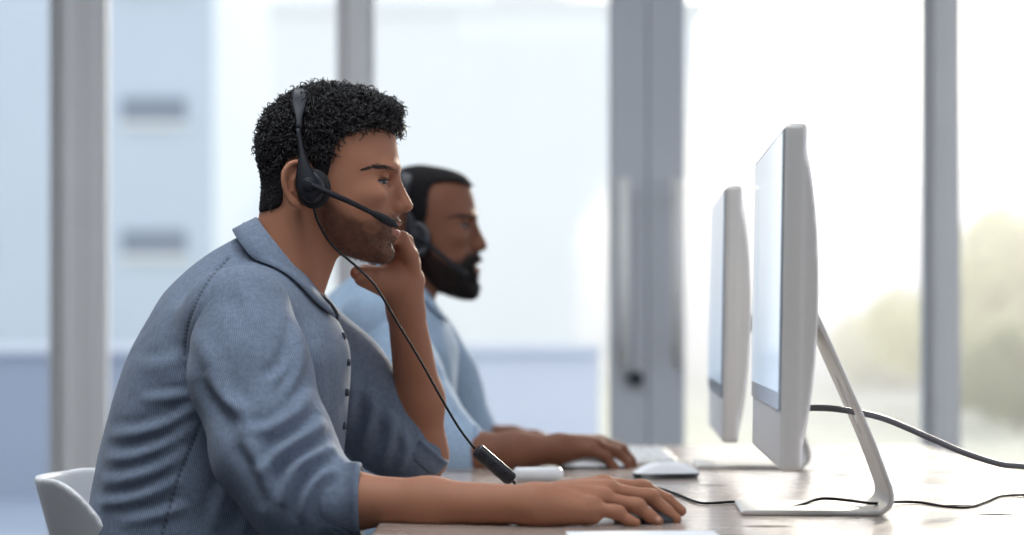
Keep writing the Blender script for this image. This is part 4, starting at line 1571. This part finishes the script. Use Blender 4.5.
    strip([lambda t: (3.0, 0.2), lambda t: (4.6, 2.2), lambda t: (3.0, 5.0), lambda t: (-wd(t) * 0.45, 10.5 - 3 * bk(t)), lambda t: (-wd(t), 16.5 - 7 * bk(t)), lambda t: (-wd(t) - 0.5, 14.6 - 7 * bk(t)), lambda t: (-wd(t) * 0.45, 8.2), lambda t: (1.5, 2.4)], 0.46, 2 * PI - 0.46, 'collar', cloth, False)
    if btn:
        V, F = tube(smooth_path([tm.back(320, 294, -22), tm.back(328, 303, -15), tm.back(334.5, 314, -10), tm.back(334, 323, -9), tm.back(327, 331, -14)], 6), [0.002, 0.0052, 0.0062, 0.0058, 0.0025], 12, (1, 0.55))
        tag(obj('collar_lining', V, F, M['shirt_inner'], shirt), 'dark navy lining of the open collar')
    # ---- placket with buttons down the chest
    if btn:
        lim = [(344, 336), (349, 362), (348, 392), (345, 425), (342, 455)]
        for (bu, bv) in lim:
            P0 = tm.back(bu + 12, bv, -20)
            # march onto the cloth
            for _ in range(40):
                dd = f(P0[None].astype(np.float32))[0]
                P0 = P0 + np.array((-1, 0.0, 0)) * max(dd, 0.0004) * 0.8
                if dd < 0.0006: break
            V, F = tube([P0 + (-0.001, 0, 0), P0 + (0.0034, -0.001, 0)], 0.0052, 16)
            obj('button', V, F, M['button'], shirt)
    return shirt


def make_trousers(o, tm, seat):
    x, y, z = seat
    t = None
    def f(P):
        q = P.copy(); q[:, 1] = np.abs(q[:, 1] - y)
        d = ell(q, (x, 0, z), (0.145, 0.185, 0.10))
        for a, b, ra, rb in (((x + 0.02, 0.095, z - 0.005), (x + 0.46, 0.115, z - 0.01), 0.082, 0.062), ((x + 0.46, 0.115, z - 0.01), (x + 0.40, 0.12, 0.11), 0.060, 0.050)):
            d = smin(d, cone(q, a, b, ra, rb), 0.03)
        return d
    V, F = sdf_mesh(f, (x - 0.2, y - 0.28, 0.02), (x + 0.6, y + 0.28, z + 0.2), 0.008)
    V = relax(V, F, 1)
    N = vnormals(V, F)
    V = V + N * (0.004 * wrinkles(V, (0, 1, 0.2), 10, 30, 3))[:, None]
    obj('trousers', V, F, M['trousers'], o)
    for s in (-1, 1):
        def g(P):
            q = P - np.array((x + 0.40, y + s * 0.12, 0), np.float32)
            d = smin(ell(q, (-0.02, 0, 0.045), (0.06, 0.038, 0.05)), ell(q, (0.09, 0, 0.03), (0.11, 0.042, 0.034)), 0.03)
            d = smin(d, cone(q, (0, 0, 0.05), (0, 0, 0.13), 0.038, 0.042), 0.03)
            return np.maximum(d, 0.002 - q[:, 2])
        V, F = sdf_mesh(g, (x + 0.28, y + s * 0.12 - 0.07, -0.01), (x + 0.66, y + s * 0.12 + 0.07, 0.2), 0.006)
        obj('shoe', V, F, M['shoe'], o)


# ------------------------------------------------------------------ the nearer man
man1 = Man(3.2, False); tm1 = TorsoMap(3.2, False)
near_arm = ([W(252, 318, 3.03), W(296, 500, 2.905), W(350, 501, 2.88), W(430, 503, 2.845), W(535, 505, 2.80)], [0.040, 0.038, 0.0335, 0.0290, 0.0235])
far_arm = ([W(292, 330, 3.36), W(421, 455, 3.40), W(419, 400, 3.375), W(406, 312, 3.325)], [0.040, 0.037, 0.0345, 0.0265])
torso_in = ([tm1.back(190, 640, 0), tm1.back(215, 480, 0), tm1.back(252, 335, 0), tm1.back(284, 275, 0)], [0.09, 0.09, 0.09, 0.045])
shoulders = ([W(246, 326, 3.04), W(268, 318, 3.2), W(290, 335, 3.35)], [0.032, 0.045, 0.032])
wr = W(535, 505, 2.80)
near_hand = dict(
    palm=[([wr, W(604, 487, 2.862)], [0.0225, 0.0135]), ([wr, W(609, 491, 2.842)], [0.023, 0.0135]), ([wr, W(603, 499, 2.818)], [0.022, 0.0125]), ([wr, W(591, 510, 2.795)], [0.0215, 0.0125]), ([W(545, 509, 2.80), W(592, 514, 2.80)], [0.0195, 0.0125]),
          ([W(548, 505, 2.82), W(585, 505, 2.885)], [0.019, 0.0125])],
    fingers=[([W(604, 486, 2.862), W(643, 488, 2.873), W(667, 500, 2.878), W(681, 511, 2.878)], [0.0110, 0.0092, 0.0083, 0.0068]),
             ([W(609, 491, 2.842), W(650, 497, 2.846), W(666, 511, 2.846), W(676, 519, 2.844)], [0.0110, 0.0093, 0.0083, 0.0068]),
             ([W(603, 499, 2.818), W(637, 506, 2.818), W(650, 516, 2.816), W(658, 521, 2.814)], [0.0105, 0.0088, 0.0078, 0.0064]),
             ([W(591, 507, 2.795), W(617, 513, 2.792), W(628, 520, 2.790), W(636, 523, 2.788)], [0.0095, 0.0078, 0.0068, 0.0057]),
             ([W(585, 505, 2.885), W(612, 505, 2.905), W(636, 510, 2.905)], [0.0125, 0.0108, 0.0080])])
near_hand['ridges'] = []
for fg in near_hand['fingers'][:4]:
    m_ = fg[0][0]; q_ = fg[0][1]
    st = wr + (m_ - wr) * 0.30 + np.array((0, -0.002, 0.0178))
    near_hand['ridges'].append(([st, m_ + np.array((-0.004, -0.001, 0.0088))], [0.0026, 0.0036]))
    near_hand['ridges'].append(([m_ + np.array((-0.003, -0.002, 0.0062)), m_ + np.array((0.004, -0.002, 0.0060))], [0.0072, 0.0066]))
    near_hand['ridges'].append(([q_ + np.array((-0.004, -0.001, 0.0022)), q_ + np.array((0.003, -0.001, 0.0012))], [0.0082, 0.0078]))
near_hand['ridges'].append(([W(529, 507, 2.785), W(534, 508, 2.783)], [0.0105, 0.009]))
wl_ = W(406, 312, 3.325)
far_hand = dict(
    palm=[([wl_, W(394, 276, 3.305)], [0.026, 0.024]), ([wl_, W(411, 281, 3.32)], [0.026, 0.0185]), ([W(410, 281, 3.315), W(410, 256, 3.285)], [0.0185, 0.0125]),
          ([W(394, 276, 3.305), W(404, 258, 3.30)], [0.022, 0.014]), ([W(400, 280, 3.33), W(404, 262, 3.335)], [0.022, 0.013]), ([W(398, 286, 3.305), W(365, 276, 3.268)], [0.025, 0.0165])],
    fingers=[([W(410, 256, 3.282), W(402, 238, 3.262), W(391, 238, 3.252), W(383, 246, 3.254)], [0.0112, 0.0098, 0.0090, 0.0078]),
             ([W(413, 262, 3.305), W(406, 241, 3.288), W(394, 238, 3.272), W(386, 246, 3.270)], [0.0112, 0.0098, 0.0090, 0.0078]),
             ([W(411, 264, 3.328), W(404, 244, 3.312), W(392, 240, 3.298), W(386, 248, 3.292)], [0.0105, 0.0092, 0.0085, 0.0074]),
             ([W(406, 266, 3.348), W(398, 248, 3.334), W(388, 245, 3.322), W(383, 251, 3.314)], [0.0095, 0.0082, 0.0075, 0.0064]),
             ([W(392, 284, 3.295), W(374, 276, 3.268), W(357, 273, 3.250)], [0.0165, 0.0125, 0.0098])])
spec1 = dict(neck=((303, 210, 0), 39, (318, 262, 0)), tubes=[torso_in, shoulders, near_arm, far_arm, ([tm1.back(281, 288, 0), tm1.back(303, 205, 0)], [0.044, 0.048])],
             hands=[near_hand, far_hand], full=False, beard=0.68,
             nails=[(W(684, 507, 2.868), 0.0055), (W(679, 515, 2.834), 0.0055), (W(659, 518, 2.806), 0.005), (W(356, 270, 3.240), 0.006)])
spec1['neck'] = ((284, 290, 0), 35, (303, 292, 0)); spec1['hk'] = (0.010, 0.004)
HB = 0.0017
p1, V1, N1, bm1 = man_body('person', 'nearer man in a blue pinstripe shirt with curly black hair resting chin on fist', man1, spec1, M['skin'], HB, (-0.40, 3.2, 0.0))
make_stubble(p1, man1, V1, N1, bm1, 3200, 2.2, 0.16)
make_hair(p1, man1, False, 0.0028)

body_folds = [
    ([(200, 404), (170, 424), (135, 434), (108, 436)], 0.007, 7), ([(197, 424), (165, 446), (130, 458), (104, 458)], 0.007, 7),
    ([(190, 448), (160, 468), (125, 480), (100, 482)], 0.006, 7), ([(182, 478), (150, 494), (120, 502), (96, 504)], 0.006, 6),
    ([(196, 395), (170, 398), (140, 400)], 0.005, 6), ([(190, 505), (160, 515), (120, 524)], 0.005, 6),
    ([(186, 352), (165, 365), (138, 368)], 0.004, 8), ([(176, 300), (160, 330), (150, 352)], 0.003, 9),
    ([(236, 470), (222, 500), (215, 532)], 0.006, 8), ([(262, 490), (250, 515), (245, 535)], 0.005, 7),
    ([(315, 340), (322, 375), (326, 415)], 0.006, 7), ([(332, 345), (337, 385), (336, 430)], 0.004, 6)]
sleeve_folds = [
    ([(196, 330), (214, 370), (240, 420), (262, 462)], 0.005, 9),
    ([(300, 318), (296, 350), (284, 374), (262, 388)], 0.007, 7), ([(303, 346), (298, 372), (284, 396)], 0.007, 6),
    ([(312, 390), (296, 412), (272, 428), (250, 432)], 0.007, 7), ([(326, 420), (306, 436), (282, 452), (262, 476)], 0.009, 7),
    ([(336, 448), (312, 458), (292, 476), (284, 508)], 0.010, 7), ([(338, 470), (318, 480), (306, 500), (304, 524)], 0.008, 6),
    ([(246, 440), (262, 470), (276, 505)], 0.006, 7), ([(232, 285), (250, 300), (262, 330)], 0.003, 10), ([(205, 372), (226, 400), (252, 416)], 0.005, 7)]
side_seam = [(209, 402), (196, 436), (178, 480), (162, 535)]
arm_seam = [(228, 258), (208, 280), (195, 305), (187, 330), (184, 356)]
sleeves1 = [
    dict(pts=[W(243, 313, 3.035), W(250, 374, 2.995), W(274, 452, 2.94), W(302, 498, 2.905), W(338, 501, 2.885)], rads=[0.063, 0.070, 0.068, 0.054, 0.043],
         folds=sleeve_folds, seams=[(arm_seam, 1.5)], cuff=(W(342, 501, 2.884), 0.0445, 0.026, (0.995, -0.06, 0.02), (1.0, 1.0))),
    dict(pts=[W(290, 322, 3.35), W(340, 382, 3.385), W(386, 428, 3.40), W(418, 454, 3.40)], rads=[0.066, 0.066, 0.056, 0.0455],
         folds=[([(350, 372), (352, 400), (345, 430)], 0.007, 7), ([(368, 388), (372, 416), (360, 450)], 0.008, 7), ([(388, 408), (392, 436), (380, 466)], 0.008, 7), ([(402, 425), (406, 450), (398, 472)], 0.006, 5)],
         cuff=(W(419, 446, 3.398), 0.0465, 0.015, (0.70, -0.05, 0.71), (1.02, 1.0)))]
make_shirt(p1, tm1, sleeves1, M['shirt'], body_folds, sleeve_folds, 0.0026, seams=[(side_seam, 1.4), (arm_seam, 1.6)])
make_trousers(p1, tm1, (-0.425, 3.2, 0.56))


# ------------------------------------------------------------------ headsets
def make_headset(mn, label, du=0, dv=0, boom_end=None):
    def b(u, v, w): return mn.back(np.asarray(u, float) + du, np.asarray(v, float) + dv, w)
    sc = mn.scale()
    t = tag(empty('headset', b(318, 192, -64)), label, 'headset', 'black telephone headsets')
    # band over the head
    pts = []; n = 40
    a0 = 0.33
    for i in range(n + 1):
        a = a0 + (PI - 2 * a0) * i / n
        w = -66 * math.cos(a); v = 168 - 78.5 * math.sin(a) ** 0.75
        pts.append(b(303 + 2 * abs(math.cos(a)) ** 3, v, w))
    pts = np.array(pts)
    r = []
    V = []; F = []
    T = np.gradient(pts, axis=0); T /= np.linalg.norm(T, axis=1)[:, None]
    X = np.array((1.0, 0, 0))
    for i in range(n + 1):
        Y_ = np.cross(T[i], X); Y_ /= np.linalg.norm(Y_)
        k = i / n
        wid = (2.8 + 4.4 * sstep(np.array(min(k, 1 - k)), 0.03, 0.2)) / sc
        th = 1.5 / sc
        for (p, q) in ((-1, -.6), (-.8, -1), (.8, -1), (1, -.6), (1, .6), (.8, 1), (-.8, 1), (-1, .6)):
            V.append(pts[i] + X * wid * p + Y_ * th * q)
    for i in range(n):
        for j in range(8):
            F.append((i * 8 + j, i * 8 + (j + 1) % 8, (i + 1) * 8 + (j + 1) % 8, (i + 1) * 8 + j))
    F.append(tuple(range(7, -1, -1))); F.append(tuple(n * 8 + j for j in range(8)))
    obj('headband', V, F, M['grey_plastic'], t)
    def disc(name, u, v, w0, w1, ru, rv, m, parent, rnd=0.3):
        V = []; F = []; ns = 36
        prof = [(0.0, 0.0), (1 - rnd, 0.0), (1 - rnd * 0.3, 0.12), (1, 0.4), (1, 0.7), (1 - rnd * 0.3, 0.92), (1 - rnd, 1.0), (0.0, 1.0)]
        for (q, h) in prof:
            for j in range(ns):
                a = 2 * PI * j / ns
                V.append(b(u + ru * q * math.cos(a), v + rv * q * math.sin(a), w0 + (w1 - w0) * h))
        for i in range(len(prof) - 1):
            for j in range(ns): F.append((i * ns + j, i * ns + (j + 1) % ns, (i + 1) * ns + (j + 1) % ns, (i + 1) * ns + j))
        return obj(name, V, F, m, parent)
    for s in (-1, 1):
        pad = disc('ear_pad', 319, 192.5, s * 56, s * 65, 16.5, 19.5, M['black_foam'], t)
        cup = disc('ear_cup', 318, 191.5, s * 64, s * 72, 12.5, 15.5, M['black_plastic'], t)
        # teardrop yoke from cup to band
        Vy = []; rows = 16
        for i in range(rows + 1):
            k = i / rows
            v = 134 + (203 - 134) * k; u = 304 + (316 - 304) * k
            wd_ = 2.6 + 8.8 * sstep(np.array(k), 0.25, 0.86) - 6.5 * sstep(np.array(k), 0.9, 1.0)
            ww = s * (64 + 8.5 * math.sin(min(1, k * 1.2) * PI / 2) + 1)
            for (p, q) in ((-1, 1.2), (-.6, -1.6), (.6, -1.6), (1, 1.2)):
                Vy.append(b(u + wd_ * p, v, ww - s * q))
        Fy = []
        for i in range(rows):
            for j in range(4): Fy.append((i * 4 + j, i * 4 + (j + 1) % 4, (i + 1) * 4 + (j + 1) % 4, (i + 1) * 4 + j))
        Fy.append((3, 2, 1, 0)); Fy.append(tuple(rows * 4 + j for j in range(4)))
        obj('yoke', Vy, Fy, M['grey_plastic'], t)
    hub = disc('boom_hub', 315.5, 188.5, -71, -79, 6.5, 6.5, M['grey_plastic'], t, 0.2)
    disc('hub_cap', 315.5, 188.5, -78.5, -80, 3.6, 3.6, M['black_plastic'], hub, 0.2)
    m2b = [b(317, 189, -77), b(330, 198, -76), b(346, 210, -70), b(358, 219, -62), b(364, 223, -57)]
    m2m = [b(360, 221, -60), b(366, 225, -55), b(372, 229, -50), b(377, 232, -46)]
    if boom_end:
        ring = [b(318 + 13.5 * math.cos(2 * PI * k / 40), 191.5 + 16.5 * math.sin(2 * PI * k / 40), -72) for k in range(41)]  # paler ring added to stand for the highlight on the cup rim
        V, F = tube(ring, 1.7 / sc, 8)
        tag(obj('cup_trim', V, F, M['cable_grey'], t), 'grey rim of the ear cup')
    bp = smooth_path(m2b if boom_end else [b(317, 189, -77), b(333, 196.5, -77), b(352, 204.5, -74), (b(368, 212, -66)), b(378, 217, -58)], 6)
    V, F = tube(bp, [3.1 / sc, 2.9 / sc, 2.5 / sc, 2.3 / sc], 12)
    boom = obj('microphone_boom', V, F, M['grey_plastic'], t)
    mp = smooth_path(m2m if boom_end else [b(374, 215, -61), b(382, 218.8, -54), b(391, 223.5, -46), b(399.5, 228, -39)], 5)
    V, F = tube(mp, [2.0 / sc, 3.4 / sc, 4.1 / sc, 4.3 / sc, 3.9 / sc, 1.6 / sc], 14, (1, 1))
    obj('microphone', V, F, M['black_foam'], t)
    return t


hs = make_headset(man1, 'black headset with microphone boom worn by the nearer man in the pinstripe shirt')
cp = [man1.back(319, 209, -68), man1.back(324, 226, -68), man1.back(338, 248, -66), W(358, 268, 3.08), W(376, 287, 3.06), W(397, 322, 3.05), W(420, 360, 3.04), W(440, 396, 3.03), W(459, 428, 3.02), W(475, 449, 3.01)]
V, F = tube(smooth_path(cp, 8), 0.0017, 8)
obj('cord', V, F, M['cable'], hs)
# inline control box hanging on the cord
a_, b_ = W(476, 449, 3.01), W(513, 481, 3.0)
ax = (b_ - a_) / np.linalg.norm(b_ - a_); L = np.linalg.norm(b_ - a_)
side = np.cross(ax, (0, 1, 0)); side /= np.linalg.norm(side)
R = np.stack([ax, (0, 1.0, 0), side], 1)
m = MB(); mid = (a_ + b_) / 2
m.box(mid - (L / 2, 0.0065, 0.0098), mid + (L / 2, 0.0065, 0.0098), 0.0058, 4, R, mid)
rem = m.build('inline_control', M['black_plastic'], hs, smooth=True)
for q in (-0.022, -0.006, 0.012):
    c = mid + ax * q + side * 0.0 + np.array((0, -0.0062, 0))
    m = MB(); m.box(c - (0.005, 0.0016, 0.0042), c + (0.005, 0.0016, 0.0042), 0.0012, 2, R, c)
    m.build('control_button', M['grey_plastic'], rem)
zc_ = DESK + 0.0022
cp = [b_, W(519, 489, 3.0), np.array((0.03, 3.03, DESK + 0.02)), np.array((0.055, 3.08, zc_)), np.array((0.12, 3.2, zc_)), np.array((0.175, 3.26, zc_))]
cp += [onto(px, py, zc_) for px, py in ((655, 490), (672, 494), (698, 504), (716, 504.5), (735, 503.5), (752, 507), (777, 513.3))]
on = [onto(px, py, zc_) for px, py in ((800, 510.5), (822, 507), (850, 509), (873, 512), (895, 505), (920, 504), (945, 508), (968, 509), (985, 504), (1003, 497.5), (1040, 497), (1080, 505))]
for q in on[1:4]: q[2] = zc_ + 0.009
on[0][2] = zc_ + 0.005; on[4][2] = zc_ + 0.002
cp += on + [np.array((0.858, 3.12, DESK - 0.02)), np.array((0.862, 3.15, 0.5)), np.array((0.88, 3.2, 0.004)), np.array((1.2, 3.3, 0.004))]
V, F = tube(smooth_path(cp, 8), 0.0019, 8)
obj('cord', V, F, M['cable'], hs)

# ------------------------------------------------------------------ the farther man
Y2 = 4.26
man2 = Man(Y2, True); tm2 = TorsoMap(Y2, True)
na = ([W(392, 352, 4.09), W(452, 455, 3.985), W(480, 455, 3.965), W(515, 452, 3.95), W(560, 449, 3.94)], [0.045, 0.038, 0.036, 0.032, 0.0235])
fa = ([W(425, 352, 4.42), W(458, 440, 4.47), W(485, 440, 4.46), W(512, 440, 4.45), W(535, 443, 4.44)], [0.045, 0.038, 0.030, 0.024, 0.022])
ti = ([tm2.back(190, 640, 0), tm2.back(215, 480, 0), tm2.back(252, 335, 0), tm2.back(284, 275, 0)], [0.09, 0.09, 0.09, 0.045])
sh2 = ([W(392, 352, 4.09), W(405, 340, 4.26), W(425, 352, 4.42)], [0.045, 0.06, 0.045])
w2 = W(560, 449, 3.94)
hand2 = dict(
    palm=[([w2, W(598, 442, 3.985)], [0.0225, 0.0135]), ([w2, W(601, 443, 3.965)], [0.023, 0.0135]), ([w2, W(598, 446, 3.945)], [0.022, 0.0125]), ([w2, W(590, 450, 3.925)], [0.0205, 0.0115])],
    fingers=[([W(598, 442, 3.985), W(618, 447, 3.99), W(629, 458, 3.99), W(634, 466, 3.99)], [0.0115, 0.0096, 0.0088, 0.0072]),
             ([W(601, 443, 3.965), W(622, 449, 3.966), W(631, 461, 3.966), W(634, 469, 3.966)], [0.0115, 0.0096, 0.0088, 0.0072]),
             ([W(598, 446, 3.945), W(617, 452, 3.945), W(627, 463, 3.945), W(630, 471, 3.945)], [0.011, 0.0094, 0.0085, 0.0070]),
             ([W(590, 450, 3.925), W(606, 456, 3.922), W(614, 467, 3.920), W(618, 473, 3.918)], [0.010, 0.0085, 0.0075, 0.0062]),
             ([W(570, 455, 3.98), W(590, 460, 4.01), W(606, 464, 4.01)], [0.014, 0.0115, 0.009])])
wf = W(535, 443, 4.44)
hand2f = dict(
    palm=[([wf, W(556, 444, 4.46)], [0.021, 0.013]), ([wf, W(557, 446, 4.44)], [0.021, 0.013]), ([wf, W(554, 448, 4.42)], [0.020, 0.012])],
    fingers=[([W(556, 444, 4.46), W(575, 446, 4.465), W(588, 449, 4.465)], [0.011, 0.009, 0.007]), ([W(557, 446, 4.44), W(577, 448, 4.44), W(590, 450, 4.44)], [0.011, 0.009, 0.007]),
             ([W(554, 448, 4.42), W(572, 450, 4.418), W(584, 451, 4.417)], [0.0105, 0.0088, 0.007]), ([W(550, 449, 4.405), W(564, 451, 4.40), W(573, 452, 4.398)], [0.0095, 0.008, 0.006]),
             ([W(545, 446, 4.47), W(560, 447, 4.49), W(571, 449, 4.495)], [0.012, 0.010, 0.008])])
spec2 = dict(hk=(0.01, 0.01), neck=((284, 290, 0), 35, (303, 292, 0)), tubes=[ti, sh2, na, fa, ([tm2.back(281, 288, 0), man2.back(303, 205, 0)], [0.044, 0.048])],
             hands=[hand2, hand2f], full=True, beard=0.95, nails=[])
p2, V2_, N2_, bm2 = man_body('person', 'bearded man with short black hair and pale blue shirt typing behind the nearer man', man2, spec2, M['skin_dark'], 0.0024, (-0.36, Y2, 0.0))
make_stubble(p2, man2, V2_, N2_, bm2, 5000, 4.0, 0.35)
make_hair(p2, man2, True, 0.003)
sl2 = [
    dict(pts=[W(390, 345, 4.095), W(400, 385, 4.06), W(425, 432, 4.01), W(448, 455, 3.985), W(462, 455, 3.978)], rads=[0.068, 0.070, 0.066, 0.052, 0.046],
         folds=[], cuff=(W(466, 455, 3.976), 0.046, 0.024, (1, -0.03, 0.01), (1, 1))),
    dict(pts=[W(425, 345, 4.42), W(440, 380, 4.45), W(456, 420, 4.47), W(470, 434, 4.465)], rads=[0.066, 0.064, 0.056, 0.046],
         folds=[], cuff=(W(472, 436, 4.465), 0.044, 0.022, (0.9, 0, -0.3), (1, 1)))]
body2 = [([(400, 330), (395, 370), (380, 410)], 0.006, 7), ([(420, 330), (425, 365), (420, 410)], 0.006, 7), ([(440, 335), (448, 375), (450, 410)], 0.006, 7)]
make_shirt(p2, tm2, sl2, M['shirt_light'], body2, [], 0.0042, btn=False)
make_trousers(p2, tm2, (-0.39, Y2, 0.56))
make_headset(man2, 'blurred black headset worn by the farther bearded man', 8, 8, 1)
